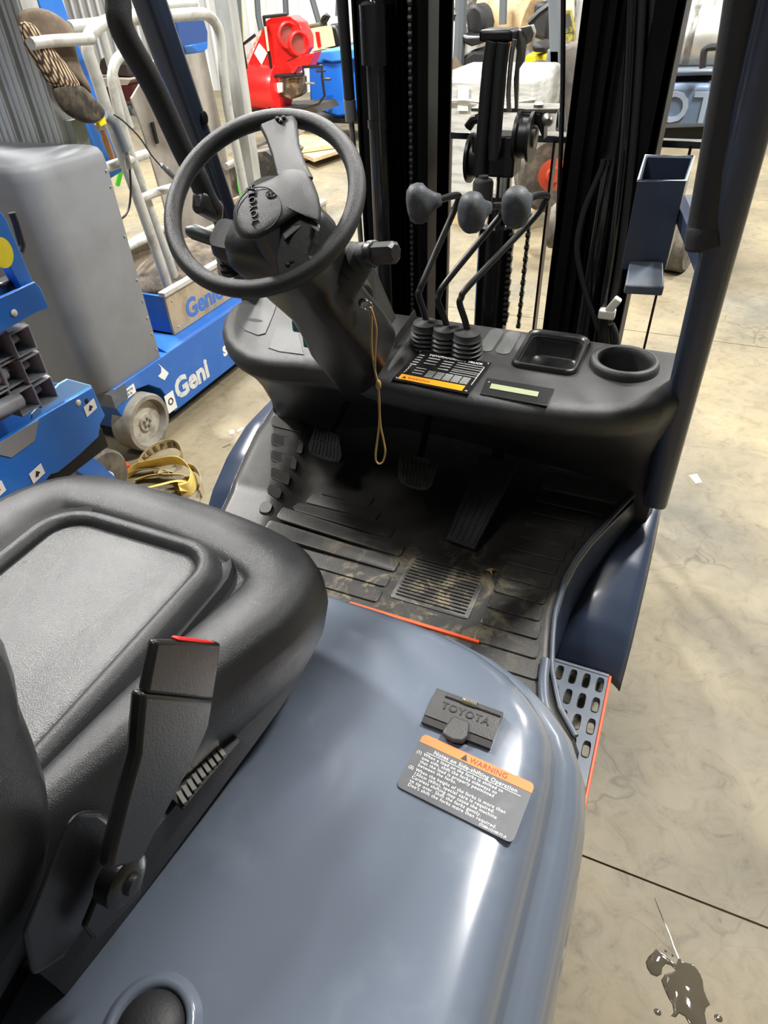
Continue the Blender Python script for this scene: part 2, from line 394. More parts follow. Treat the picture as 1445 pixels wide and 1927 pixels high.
# --- hood
half = [(XR, -.75), (XR, -.4), (XR, -.1), (XR, .1), (XR, .25), (XR, .38), (XR - .003, .46), (.055, .525), (.03, .575), (-.01, .617), (-.06, .652), (-.12, .677), (-.2, .695), (-.3, .702), (-.42, .704)]
out = mirror_outline(half)
def inset(pts, d):
    n = len(pts); res = []
    for i in range(n):
        a = Vector(pts[i - 1]); b = Vector(pts[i]); c = Vector(pts[(i + 1) % n])
        e1 = (b - a).normalized(); e2 = (c - b).normalized()
        n1 = Vector((-e1.y, e1.x)); n2 = Vector((-e2.y, e2.x)); nn = (n1 + n2)
        nn = nn.normalized() if nn.length > 1e-6 else n1
        res.append(b + nn * d / max(nn.dot(n1), .5))
    return res
prof = [(0, .58), (-.002, .70), (0, .80), (.003, .86), (.008, .905), (.018, .938), (.030, .957), (.044, .964), (.054, .966), (.058, .972), (.062, .986), (.068, 1.004), (.078, 1.020), (.092, 1.031), (.112, 1.0365), (.145, 1.038)]
rings = [[(p.x, p.y, z) for p in inset(out, d)] for d, z in prof]
lastr = rings[-1]
for s_, z_ in ((.9, 1.038), (.6, 1.0395), (.3, 1.0402)):
    rings.append([(XC + (p[0] - XC) * s_, (-.05) + (p[1] + .05) * s_, z_) for p in lastr])
hood = MB().loft(rings, cap=False)
hood.f.append(tuple(range((len(rings) - 1) * len(out), len(rings) * len(out))))
HOOD = obj('hood', hood, M_hood, T, smooth=60)
ZH = 1.0405
# lower frame rail, orange
obj('frame_skirt', MB().bb(.062, .078, -.75, .5, .30, .60).bb(-1.073, -1.055, -.75, .86, .30, .60), M_orange, T, bevel=.004)
fs = [at(x, y, z=.722) for x, y in ((560, 1100), (700, 1137), (800, 1172), (885, 1207))]
obj('floor_edge_strip', MB().bb(-.50, -.20, .858, .866, .69, .7255), M_orange, T, bevel=.002)
obj('body_core', MB().bb(-1.02, .0, -.7, .66, .25, .75).bb(-.98, -.06, .66, .86, .25, .66), M_black, T)
# rubber plug in a raised ring beside the seat
k = at(278, 1935, z=1.05)
obj('ring_boss', MB().lathe([(.052, -.012), (.049, -.004), (.043, .004), (.038, .006), (.034, .002), (.032, -.006)], (k.x, k.y, 1.043), n=40, cap=False), M_hood, T, smooth=80)
obj('rubber_plug', MB().lathe([(.0325, -.01), (.0325, .001), (.029, .008), (.02, .013), (.009, .0155), (.001, .016)], (k.x, k.y, 1.043), n=32), M_rubber, T, smooth=80)
# embossed rib at the front of the seat
a_, b_ = at(598, 1152, z=1.042), at(548, 1232, z=1.042)
obj('hood_bead', MB().tube([a_, (a_ + b_) / 2, b_], .004, 8), M_hood, T)

# --- latch cover
Lc = [at(x, y, z=ZH) for x, y in ((822, 1300), (943, 1350), (922, 1412), (793, 1362))]
lo = Lc[3]; lx = (Lc[2] - Lc[3]).normalized(); ly = (Lc[0] - Lc[3]); ly = (ly - lx * ly.dot(lx)).normalized(); lw = (Lc[2] - Lc[3]).length; lh = (Lc[0] - Lc[3]).length
def LP(u, v, h=0): return lo + lx * u * lw + ly * v * lh + Vector((0, 0, h))
def lprism(poly, h0, h1): return MB().prism([LP(u, v, h0) for u, v in poly], (0, 0, h1 - h0))
base = obj('latch_cover', lprism([(0, 0), (1, 0), (1, 1), (0, 1)], -.004, .0035), M_latch, T, bevel=.0015)
m = MB().prism([LP(0.0, .98, 0), LP(0.0, .98, .008), LP(0, .8, .009), LP(0, .45, .0075), LP(0, .2, .0055), LP(0, .17, .001)], lx * lw)
lid = obj('hinged_lid', m, M_latch, base, smooth=60)
obj('slot_gap', lprism([(.0, 0.0), (1, 0), (1, .17), (0, .17)], .001, .0042), M_slot, base)
obj('lid_tab', lprism([(.33, .05), (.37, .42), (.62, .42), (.68, .05), (.64, -.14), (.5, -.2), (.33, -.14)], .001, .0095), M_latch, base, bevel=.003)
obj('hinge_barrel', MB().tube([LP(.17, .86, .0085), LP(.42, .86, .0085)], .0038, 10).tube([LP(.62, .86, .0085), LP(.99, .86, .0085)], .0038, 10), M_latch, base)
obj('hinge_pocket', lprism([(.4, .78), (.63, .78), (.63, .96), (.4, .96)], .0045, .0093), M_slot, base)
coil = [LP(.42 + .21 * t / 80, .87, .0115) + (ly * math.cos(t * .7) + Vector((0, 0, 1)) * math.sin(t * .7)) * .0036 for t in range(81)]
obj('coil_spring', MB().tube(coil, .0007, 5), mat('spring_brass', srgb(205, 196, 160), .3, .7), base)
lettering('raised_lettering', 'TOYOTA', .0148, LP(.17, .50, .0084), lx, ly, M_blackprint, base, .0008, spacing=1.12, bold=.0002)
# --- warning label
Sc = [at(x, y, z=ZH) for x, y in ((795, 1380), (1004, 1475), (966, 1592), (748, 1478))]
sx = (Sc[1] - Sc[0]).normalized(); sw = ((Sc[1] - Sc[0]).length + (Sc[2] - Sc[3]).length) / 2; sy = Vector((0, 0, 1)).cross(sx); sh = ((Sc[0] - Sc[3]).length + (Sc[1] - Sc[2]).length) / 2
sc0 = (Sc[0] + Sc[1] + Sc[2] + Sc[3]) / 4
def SP(u, v, h=0): return sc0 + sx * (u - .5) * sw + sy * (v - .5) * sh + Vector((0, 0, h))
poly = [SP(x, y, -.0002) for x, y in [(px / sw, py / sh) for px, py in rrect(sw / 2, sh / 2, sw, sh, .007, 4)]]
lab = obj('warning_label', MB().prism(poly, (0, 0, .0007)), M_label, T, smooth=0)
hp = [p for p in rrect(sw / 2, sh / 2, sw, sh, .006, 4) if p[1] > sh * .84]
obj('orange_header', MB().prism([SP(0, .84, .0004)] + [SP(1, .84, .0004)] + [SP(p[0] / sw, p[1] / sh, .0004) for p in hp], (0, 0, .0005)), M_orangeprint, lab, smooth=0)
obj('warning_triangle', MB().prism([SP(.375, .865, .0009), SP(.435, .865, .0009), SP(.405, .975, .0009)], (0, 0, .0003)), M_blackprint, lab, smooth=0)
lettering('lettering', 'WARNING', .0098, SP(.45, .875, .0011), sx, sy, mat('dark_red_print', srgb(120, 40, 24), .5), lab, .0002, spacing=1.05)
lettering('lettering', 'Notes on Side-shifting Operation', .0073, SP(.155, .74, .0007), sx, sy, M_white, lab, .0002, spacing=1.1, bold=.00004)
obj('underline', MB().prism([SP(.10, .712, .0006), SP(.93, .712, .0006), SP(.93, .72, .0006), SP(.10, .72, .0006)], (0, 0, .0003)), M_white, lab, smooth=0)
lines = ['When a load on the forks is shifted to', 'one side, shift the forks sideways so', 'that the load is properly positioned', 'between the forks.', 'When the height of the forks is more than', '150cm (60in), special care is required.', 'Careless shifting may cause the machine', 'to tip over. Shift the forks gently.', "Don't shift the forks more than required."]
for i, s in enumerate(lines):
    v = .645 - i * .0672 - (.02 if i > 3 else 0)
    lettering('lettering', s, .0058, SP(.085, v, .0007), sx, sy, M_white, lab, .0002, spacing=1.14)
lettering('lettering', '(1)', .0058, SP(.02, .645, .0007), sx, sy, M_white, lab, .0002)
lettering('lettering', '(2)', .0058, SP(.02, .356, .0007), sx, sy, M_white, lab, .0002)
lettering('lettering', '57380-U2100-71-A', .0042, SP(.72, .025, .0007), sx, sy, M_white, lab, .0002)

# --- floor mat with its raised pads
cy = [.70, .77, .85, .93, 1.0, 1.11, 1.19, 1.27, 1.38, 1.50, 1.56]
cx = [.035, -.02, -.053, -.068, -.078, -.078, -.066, -.045, -.003, .045, .055]
def curb(y): return interp(y, cy, cx)
def curbl(y): return interp(y, [.7, .93, 1.08, 1.2, 1.35, 1.5], [-1.0, -.93, -.945, -.985, -1.03, -1.045])
def matz(x, y):
    d = x - curbl(y)
    s = min(max((.21 - d) / .09, 0), 1); s = s * s * (3 - 2 * s)
    f = min(max((y - 1.38) / .14, 0), 1)
    return .72 + .05 * s * min(max((y - .95) / .15, 0), 1) + .12 * f * f * (1 if x > -.86 else .3)
def gmat(u, v):
    y = .84 + v * .74; 
    xl, xr = curbl(y), curb(y)
    if y < .9: pass
    x = xl + u * (xr - xl)
    return (x, y, matz(x, y))
def gmat2(u, v):
    y = .66 + v * .18; x = max(-.22, curb(y) - .36) + u * (curb(y) - max(-.22, curb(y) - .36)); return (x, y, .72)
MAT = obj('floor_mat', MB().grid(gmat, 60, 44).grid(gmat2, 6, 6), M_mat, T, smooth=50)
MAT.modifiers.new('solid', 'SOLIDIFY').thickness = .012
def pad(poly2, h=.0045, rib=0):
    n = len(poly2); c = sum((Vector(p) for p in poly2), Vector((0, 0))) / n
    r1 = [(p[0], p[1], matz(*p) - .001) for p in poly2]; r2 = [(p[0], p[1], matz(*p) + h * .7) for p in poly2]
    ins = [c + (Vector(p) - c) * (1 - .0022 / max((Vector(p) - c).length, .01)) for p in poly2]
    r3 = [(p.x, p.y, matz(p.x, p.y) + h) for p in ins]
    return obj('tread_pad', MB().loft([r1, r2, r3], cap=False, capend=True), M_mat, MAT, smooth=30)
y = .762
while y < 1.50:
    y1 = y + .041; xa, xb = -.215, curb(y + .02) - .022
    if y > 1.06: xa = -.215 + (y - 1.06) * .04
    if xb - xa > .03: pad([(px, py) for px, py in rrect((xa + xb) / 2, (y + y1) / 2, xb - xa, y1 - y, .008, 2)])
    y += .050
cp = [(px, py) for px, py in rrect(-.333, .985, .182, .145, .008, 2)]
pad(cp, .003)
for k in range(13):
    yy = .925 + k * .0103
    obj('tread_rib', MB().bb(-.414, -.252, yy - .0015, yy + .0015, .7225, .7262), M_mat, MAT)
for i, (ya, xa, xb) in enumerate([(.885, -.80, -.445), (.935, -.81, -.445), (.987, -.80, -.445), (1.04, -.79, -.452), (1.092, -.775, -.50), (1.142, -.765, -.56), (1.19, -.745, -.60)]):
    pad(rrect((xa + xb) / 2, ya + .02, xb - xa, .040, .008, 2))
lp = [((513, 785), (575, 795), (568, 815), (511, 802)), ((511, 816), (572, 826), (566, 848), (510, 836)), ((510, 848), (559, 857), (555, 878), (509, 867)), ((510, 880), (547, 888), (541, 909), (509, 900)), ((507, 912), (532, 919), (525, 936), (501, 926)), ((492, 937), (514, 942), (505, 956), (483, 953))]
for q in lp:
    w = [at(*p, z=.772) for p in q]; c = sum(w, Vector((0, 0, 0))) / 4; pts = []
    for i in range(4):
        a, b, d = w[i - 1], w[i], w[(i + 1) % 4]
        pts += [tuple((b + (a - b).normalized() * .01)[:2]), tuple((b + ((a - b).normalized() + (d - b).normalized()) * .003)[:2]), tuple((b + (d - b).normalized() * .01)[:2])]
    n = len(pts); r1 = [(x, y, matz(x, y) - .001) for x, y in pts]; r2 = [(x, y, matz(x, y) + .006) for x, y in pts]
    obj('tread_pad', MB().loft([r1, r2], cap=False, capend=True), M_mat, MAT, bevel=.0015, seg=1)
# dead leaf scraps on the mat
w = at(922, 1076, z=.725)
tag(obj('dry_leaf', MB().add([w + Vector(p) for p in ((-.012, 0, .001), (-.003, .006, .006), (.012, .012, .002), (.004, -.002, .008), (.01, -.012, .001), (0, -.004, .005))], [(0, 1, 3), (1, 2, 3), (3, 4, 5), (0, 3, 5)]), mat('tan_leaf', srgb(170, 128, 84), .8), None, solid=.0006), 'small tan dry leaf lying on the black floor mat', 'leaf')

# --- side sill, curb lip and fender on the right; mirrored plain on the left
cur = [(curb(y), y) for y in np.linspace(.72, 1.52, 34)]
obj('sill_lip', MB().tube([(x + .004, y, .722 + (.03 * max(y - 1.3, 0) / .2)) for x, y in cur], .0055, 10), M_steelpaint, T)
fy = [1.12, 1.15, 1.19, 1.25, 1.33, 1.42, 1.50, 1.58, 1.66]; fz = [.395, .455, .505, .55, .60, .638, .655, .66, .65]
def fenz(y): return interp(y, fy, fz)
def wallg(u, v):
    y = .74 + u * .84; x0 = curb(y) + .008; zt = .722; zb = min(fenz(y) if y > 1.12 else .40, .70); return (x0 + (.004 + .012 * math.sin(v * PI)) * v, y, zt + (zb - zt) * v)
obj('sill_panel', MB().grid(wallg, 50, 8), M_navy, T, solid=.003)
def feng(u, v):
    y = 1.12 + u * .56; x0 = curb(min(y, 1.52)) + .006; x1 = .108
    return (x0 + (x1 - x0) * v, y, fenz(y) + .012 * math.sin(v * PI) - (.02 * (v - .85) / .15 if v > .85 else 0))
obj('front_fender', MB().grid(feng, 50, 14), M_navy, T, solid=.003, smooth=80)
obj('fender_side', MB().prism([(.108, y, fenz(y) - .02) for y in np.linspace(1.12, 1.66, 20)] + [(.108, 1.66, .40), (.108, 1.45, .37), (.108, 1.2, .36)], (-.004, 0, 0)), M_navy, T)
def fenl(u, v):
    y = 1.04 + u * .6; x0 = curbl(min(y, 1.5)) - .002; x1 = -1.125
    z = interp(y, [1.04, 1.12, 1.2, 1.3, 1.42, 1.6], [.42, .56, .64, .70, .74, .75])
    return (x0 + (x1 - x0) * v, y, z + .012 * math.sin(v * PI) - .02 * v)
obj('front_fender', MB().grid(fenl, 40, 10), M_navy, T, solid=.003, smooth=80)
def wallL(u, v):
    y = .84 + u * .7; z0 = matz(curbl(y), y); return (curbl(y) - .002, y, z0 + (.42 - z0) * v)
obj('sill_panel', MB().grid(wallL, 30, 4), M_navy, T, solid=.003)
for cxw, cyw in ((.03, 1.62), (-1.03, 1.62)):
    W = obj('front_wheel', MB().lathe([(.17, -.06), (.30, -.075), (.315, -.06), (.315, .06), (.30, .075), (.17, .06)], (cxw, cyw, .315), (1, 0, 0), 40), M_tire, T)
    obj('wheel_hub', MB().lathe([(.165, -.055), (.165, .055), (.06, .06), (.05, .075)], (cxw, cyw, .315), (1 if cxw > 0 else -1, 0, 0), 28), M_orange, W)
# --- step plate with real slots
def slotplate(x0, x1, y0, y1, nx, ny, z, th, sw_, sl_):
    m = MB(); dx, dy = (x1 - x0) / nx, (y1 - y0) / ny
    for i in range(nx):
        for j in range(ny):
            ax, ay = x0 + i * dx, y0 + j * dy; c = (ax + dx / 2, ay + dy / 2); n = 24
            inner = []; outer = []
            for k in range(n):
                a = 2 * PI * k / n; ca, sa = math.cos(a), math.sin(a)
                inner.append((c[0] + math.copysign(abs(ca) ** .55, ca) * sw_ / 2, c[1] + math.copysign(abs(sa) ** .55, sa) * sl_ / 2))
                s = 1 / max(abs(ca), abs(sa)); outer.append((c[0] + ca * s * dx / 2, c[1] + sa * s * dy / 2))
            lip = [((p[0] - c[0]) * 1.22 + c[0], (p[1] - c[1]) * 1.09 + c[1]) for p in inner]
            rings = [[(p[0], p[1], z) for p in outer], [(p[0], p[1], z) for p in lip], [(p[0], p[1], z + .0035) for p in [((q[0] - c[0]) * 1.1 + c[0], (q[1] - c[1]) * 1.04 + c[1]) for q in inner]], [(p[0], p[1], z + .001) for p in inner], [(p[0], p[1], z - th) for p in inner]]
            m.loft(rings, cap=False)
    return m
st = obj('step', slotplate(-.058, .074, .866, 1.116, 4, 4, .42, .014, .0155, .040), M_steelpaint, T, smooth=50)
obj('step_edge', MB().bb(.074, .081, .55, 1.12, .395, .424), M_orange, st, bevel=.002)
obj('step_rim', MB().bb(-.10, -.058, .80, 1.118, .408, .42).bb(-.1, .074, 1.116, 1.124, .40, .422).bb(-.1, .074, .55, .866, .408, .42), M_steelpaint, st)

# --- right hand cowl patch where mat meets hood corner
obj('cowl_corner', MB().tube(smoothpath([(.0, .70, .735), (-.035, .74, .735), (-.055, .80, .733), (-.064, .86, .73)], 4), .010, 10), M_steelpaint, T)

# --- dashboard
TO = [(.075, 1.5), (.080, 1.44), (.078, 1.37), (.066, 1.30), (.037, 1.245), (-.01, 1.205), (-.06, 1.178), (-.13, 1.158), (-.22, 1.145), (-.33, 1.138), (-.46, 1.136), (-.54, 1.145), (-.62, 1.165), (-.70, 1.168), (-.76, 1.158), (-.82, 1.148), (-.88, 1.155), (-.935, 1.182), (-.985, 1.222), (-1.03, 1.275), (-1.065, 1.335), (-1.085, 1.40), (-1.085, 1.455), (-1.06, 1.495), (-1.0, 1.51), (-.9, 1.51), (-.75, 1.505), (-.6, 1.505), (-.45, 1.505), (-.3, 1.503), (-.15, 1.502), (-.05, 1.50)]
BO = [(.085, 1.56), (.088, 1.53), (.085, 1.49), (.075, 1.455), (.04, 1.45), (-.01, 1.46), (-.06, 1.468), (-.13, 1.475), (-.22, 1.48), (-.33, 1.49), (-.46, 1.50), (-.54, 1.50), (-.62, 1.50), (-.70, 1.49), (-.76, 1.475), (-.82, 1.46), (-.88, 1.445), (-.935, 1.43), (-.985, 1.425), (-1.005, 1.43), (-1.02, 1.45), (-1.03, 1.47), (-1.035, 1.50), (-1.03, 1.54), (-.98, 1.56), (-.9, 1.565), (-.75, 1.565), (-.6, 1.565), (-.45, 1.565), (-.3, 1.565), (-.15, 1.565), (-.05, 1.565)]
def dring(w, ins, z):
    pts = [(a[0] * (1 - w) + b[0] * w, a[1] * (1 - w) + b[1] * w) for a, b in zip(TO, BO)]
    return [(p.x, p.y, z) for p in inset(pts[::-1], -ins)][::-1] if False else [(p[0], p[1], z) for p in shrink(pts, ins)]
def shrink(pts, d):
    # orientation-aware inset
    A = sum(pts[i - 1][0] * pts[i][1] - pts[i][0] * pts[i - 1][1] for i in range(len(pts)))
    return [tuple(p) for p in inset([Vector(p) for p in pts], d if A > 0 else -d)]
D = obj('dashboard', MB().loft([dring(0, .035, 1.123), dring(0, .018, 1.121), dring(0, .007, 1.115), dring(0, .001, 1.104), dring(0, 0, 1.09), dring(.01, .003, 1.07), dring(.06, .006, 1.05), dring(.16, .006, 1.03), dring(.30, .004, 1.0), dring(.50, .003, .95), dring(.68, .002, .90), dring(.84, .002, .84), dring(.95, 0, .78), dring(1, 0, .72), dring(1, 0, .5)]), M_plastic, T, smooth=55)
CUP = (-.058, 1.378); CR = .056
TRAY = rrect(-.217, 1.392, .118, .158, .02, 5)
cm = MB().lathe([(CR, -.10), (CR + .001, -.03), (CR + .001, .06)], (*CUP, 1.12), n=48)
cm.prism([(x, y, 1.075) for x, y in TRAY], (0, 0, .1))
cut(D, cm)
obj('cup_holder', MB().lathe([(CR + .018, -.03), (CR + .0165, .012), (CR + .013, .021), (CR + .006, .023), (CR + .001, .020), (CR - .002, .005), (CR - .006, -.05), (CR - .012, -.085), (CR - .018, -.092), (.002, -.093)], (*CUP, 1.12), n=48, cap=False), M_plastic, T, smooth=60)
tr = lambda s, dz: [((x + .217) * s - .217, (y - 1.392) * s + 1.392, 1.12 + dz) for x, y in TRAY]
obj('parts_tray', MB().loft([tr(1.22, -.004), tr(1.21, .008), tr(1.17, .014), tr(1.1, .014), tr(1.03, .006), tr(.97, -.01), tr(.9, -.038), tr(.82, -.044), tr(.3, -.045)], cap=False, capend=True), M_plastic2, T, smooth=60)
for cxo in (-.362, -.321):
    P = rrect(cxo, 1.412, .034, .125, .0165, 6)
    obj('blank_cover', MB().loft([[(x, y, 1.118) for x, y in P], [(x, y, 1.1245) for x, y in P], [((x - cxo) * .86 + cxo, (y - 1.415) * .96 + 1.415, 1.1262) for x, y in P]], cap=False, capend=True), mat('grey_blank_plastic', srgb(72, 73, 72), .5, bump=.3, bscale=800), T)
# console divider ridge beside the column
obj('console_ridge', MB().prism([(-.565, 1.145, 1.118), (-.553, 1.145, 1.14), (-.546, 1.145, 1.118)], (-.03, .34, .004)), M_plastic, T, bevel=.003)
# --- data plate
pz = 1.1245
pc = [at(x, y, z=pz) for x, y in ((783, 658), (919, 682), (888, 744), (744, 716))]
pxv = ((pc[1] - pc[0]) + (pc[2] - pc[3])).normalized(); pyv = Vector((0, 0, 1)).cross(pxv); pw = ((pc[1] - pc[0]).length + (pc[2] - pc[3]).length) / 2; ph = ((pc[0] - pc[3]).length + (pc[1] - pc[2]).length) / 2 * .97; p0 = sum(pc, Vector((0, 0, 0))) / 4 - pxv * pw / 2 - pyv * ph / 2
def PP(u, v, h=0): return p0 + pxv * u * pw + pyv * v * ph + Vector((0, 0, h))
def prect(u0, u1, v0, v1, h0, h1): return MB().prism([PP(u0, v0, h0), PP(u1, v0, h0), PP(u1, v1, h0), PP(u0, v1, h0)], (0, 0, h1 - h0))
DP = obj('data_plate', prect(0, 1, 0, 1, -.001, .0012), mat('plate_black', srgb(18, 18, 18), .3), T, smooth=0)
obj('orange_band', prect(.06, .9, .04, .19, .001, .0016), M_amber, DP, smooth=0)
lettering('lettering', '\u25b2', .012, PP(.09, .075, .0017), pxv, pyv, M_blackprint, DP, .0002)
lettering('lettering', 'WARNING', .0105, PP(.17, .08, .0017), pxv, pyv, M_blackprint, DP, .0002)
lettering('lettering', 'TOYOTA', .0105, PP(.18, .88, .0014), pxv, pyv, M_white, DP, .0002, bold=.0002)
lettering('lettering', 'FORKLIFT TRUCK', .0105, PP(.43, .88, .0014), pxv, pyv, M_white, DP, .0002, bold=.0002)
wl = MB()
def wr(u0, u1, v0, v1): 
    wl.prism([PP(u0, v0, .001), PP(u1, v0, .001), PP(u1, v1, .001), PP(u0, v1, .001)], (0, 0, .0005))
for v in (.82, .75, .68, .60, .55, .48):
    wr(.60, .95, v, v + .010)
for v in (.78, .70, .62, .53): wr(.42, .56, v, v + .022)
for v in (.84, .76, .68, .60, .52): wr(.05, .13, v, v + .025)
for v in (.80, .71, .62): wr(.2, .36, v, v + .02)
for r_ in range(6):
    for c_ in range(5): wr(.34 + c_ * .115, .34 + c_ * .115 + .1, .24 + r_ * .035, .24 + r_ * .035 + .015)
for v in (.28, .36, .44): wr(.06, .08, v, v + .05); wr(.16, .3, v, v + .02)
wr(.95, .96, .25, .82); wr(.06, .07, .24, .5)
obj('printed_table', wl, mat('grey_print', srgb(170, 170, 166), .5), DP, smooth=0)
for u, v in ((.035, .955), (.965, .955), (.035, .05), (.95, .06)):
    obj('rivet', MB().ball(PP(u, v, .0015), (.0036, .0036, .002), 10, 6), M_chrome, DP, smooth=80)
# --- display
lcd = [at(x, y, z=1.123) for x, y in ((916, 712), (1043, 733), (1030, 765), (903, 742))]
LB = obj('display_panel', MB().prism([p + Vector((0, 0, -.002)) for p in lcd], (0, 0, .004)), M_plastic2, T, bevel=.001)
lq = [at(x, y, z=1.1255) for x, y in ((925, 722), (1014, 738), (1011, 747), (921, 731))]
obj('screen', MB().prism(lq, (0, 0, .0008)), M_lcd, LB, smooth=0)
q = at(920, 719, z=1.1255)
obj('indicator_lens', MB().ball(q, (.0028, .0028, .0015), 10, 6), M_chrome, LB, smooth=80)
# --- left pod details
q = [at(x, y, z=1.1235) for x, y in ((445, 600), (452, 574), (520, 575), (516, 590), (500, 628), (486, 632), (460, 622))]
obj('access_lid', MB().prism([p for p in q], (0, 0, .002)), mat('grey_lid_plastic', srgb(58, 59, 60), .45, bump=.3, bscale=800), T, bevel=.001)
q = at(478, 602, z=1.126)
obj('finger_slot', MB().ball(q, (.026, .008, .0014), 16, 6), M_slot, T, smooth=80)
q = [at(x, y, z=1.1235) for x, y in ((505, 655), (520, 617), (560, 622), (572, 668), (525, 662))]
obj('fuse_lid', MB().prism(q, (0, 0, .0015)), mat('grey_lid_plastic', None), T, bevel=.001)
ls = [at(458, 663, z=1.09), at(478, 692, z=1.05), at(524, 706, z=1.05), at(508, 679, z=1.09)]
obj('side_sticker', MB().prism(ls, (-.004, -.006, 0)), mat('pale_grey_film', srgb(150, 158, 168), .4), T, smooth=0)
obj('sticker_band', MB().prism([p + Vector((-.0005, -.0008, 0)) for p in [ls[0], ls[0].lerp(ls[1], .3), ls[3].lerp(ls[2], .3), ls[3]]], (-.0042, -.0064, 0)), mat('ochre_print', srgb(186, 150, 40), .5), T, smooth=0)
# speaker-like ribbed cover low on the left
q = at(532, 752, y=1.44)
m = MB()
for k in range(9): m.bb(q.x - .032 + k * .0075, q.x - .0285 + k * .0075, q.y - .01, q.y + .01, q.z - .04, q.z + .035)
m.bb(q.x - .038, q.x + .038, q.y - .004, q.y + .03, q.z - .05, q.z + .045)
obj('ribbed_vent', m, M_rubber, T, bevel=.002)
q = at(600, 616, y=1.2)
obj('relay_connector', MB().box((q.x - .03, q.y + .02, q.z - .005), (.075, .05, .028)).box((q.x - .02, q.y, q.z - .03), (.03, .04, .03)), M_teal, T, bevel=.004)
# --- steering wheel
WC = Vector((-.571, .857, 1.551)); WR = .1405
_a, _b = .665, .082
WN = Vector((math.sin(_b), -math.sin(_a) * math.cos(_b), math.cos(_a) * math.cos(_b)))
WU = Vector((0, 1, 0)).cross(WN).normalized(); WV = WN.cross(WU)
def WP(u, v, h=0): return WC + WU * u + WV * v + WN * h
def wpx(px, py, h=0):
    o = WC + WN * h; r = at(px, py, z=0) - Vector(CAMO); t = (o - Vector(CAMO)).dot(WN) / r.dot(WN); return Vector(CAMO) + r * t
SW = obj('steering_wheel', MB().tube([WP(WR * math.cos(2 * PI * k / 72), WR * math.sin(2 * PI * k / 72)) for k in range(72)], .0128, 16, closed=True), M_wheelp, T, smooth=80)
def plate_px(poly, h0, h1, hmid=None):
    a = [wpx(*p, h0) for p in poly]; b = [wpx(*p, h1) for p in poly]; return a, b
def spoke(poly_c, wid, hs, th):
    # ribbon along centre points (pixel), widths in metres, height above rim plane
    C_ = [wpx(p[0], p[1], h) for p, h in zip(poly_c, hs)]; rings = []
    for i, c in enumerate(C_):
        d = (C_[min(i + 1, len(C_) - 1)] - C_[max(i - 1, 0)]).normalized(); s = WN.cross(d).normalized(); w = wid[i] / 2; t = th
        rings.append([c + s * w * .82 + WN * t, c + s * w, c + s * w * .8 - WN * t, c - s * w * .8 - WN * t, c - s * w, c - s * w * .82 + WN * t])
    return MB().loft(rings)
obj('spoke', spoke([(524, 226), (530, 250), (538, 285), (548, 320), (560, 350)], [.062, .052, .044, .046, .05], [.004, .008, .016, .024, .03], .006), M_wheelp, SW, smooth=60, bevel=.002)
obj('spoke', spoke([(560, 512), (552, 488), (556, 460), (560, 430), (555, 400)], [.062, .056, .052, .052, .05], [.004, .010, .018, .024, .026], .006), M_wheelp, SW, smooth=60, bevel=.002)
for (x, y) in ((522, 224), (534, 222), (529, 229), (541, 498), (549, 492)):
    obj('rivet_dimple', MB().ball(wpx(x, y, .013), .0035, 10, 6), M_wheelp, SW, smooth=80)
# horn pad: rounded slab that swells to the left
pad_o = [(578, 322), (590, 345), (600, 372), (604, 400), (602, 418), (592, 412), (575, 400), (550, 412), (525, 428), (500, 443), (478, 452), (458, 450), (445, 436), (439, 412), (442, 386), (458, 364), (484, 348), (508, 338), (522, 330), (535, 319), (558, 317)]
pad_o = pad_o[::-1]
def padring(s, h):
    cxp, cyp = 530, 385
    return smoothpath([wpx(cxp + (x - cxp) * s, cyp + (y - cyp) * s, h) for x, y in pad_o], 3, closed=True)
obj('horn_pad', MB().loft([padring(.86, -.02), padring(.97, .004), padring(1.0, .018), padring(.995, .027), padring(.965, .034), padring(.9, .0385), padring(.8, .041), padring(.6, .043), padring(.35, .044), padring(.1, .0445)]), M_wheelp, SW, smooth=70)
def pdome(px, py):
    s_ = max(math.hypot((px - 530) / 90, (py - 385) / 62), .05)
    return interp(s_, [0, .35, .6, .8, .9, 1.], [.0445, .044, .043, .0415, .040, .037])
obj('pad_ring', MB().tube([wpx(x, y, pdome(x, y) + .0002) for x, y in [(487 + 44 * math.cos(t) * .92 + 10 * math.sin(t), 394 + 40 * math.sin(t) - 14 * math.cos(t)) for t in [2 * PI * k / 36 for k in range(36)]]], .0009, 5, closed=True), M_wheelp, SW, smooth=80)
dwn = (wpx(480, 372, .045) - wpx(486, 420, .045)).normalized()
lettering('raised_lettering', 'TOYOTA', .0145, wpx(487, 420, .0425), dwn, WN.cross(dwn), M_wheelp, SW, .0022, spacing=1.1)
obj('emblem', MB().tube([wpx(509 + 9 * math.cos(t) , 366 + 6 * math.sin(t), .0445) for t in [2 * PI * k / 18 for k in range(18)]], .0008, 5, closed=True).tube([wpx(507 + 3 * math.cos(t) , 366 + 5 * math.sin(t), .0447) for t in [2 * PI * k / 14 for k in range(14)]], .0007, 5, closed=True), M_wheelp, SW)
obj('pad_bezel', MB().loft([[wpx(*p, h) for p in ((530, 440), (576, 404), (603, 424), (600, 440), (576, 420), (535, 453))] for h in (.012, .030)]), mat('grey_bezel', srgb(70, 70, 68), .4), SW, bevel=.002)
obj('wheel_boss', MB().lathe([(.05, -.07), (.046, -.03), (.04, .02)], WP(.02, -.01), WN, 28), M_plastic2, SW)

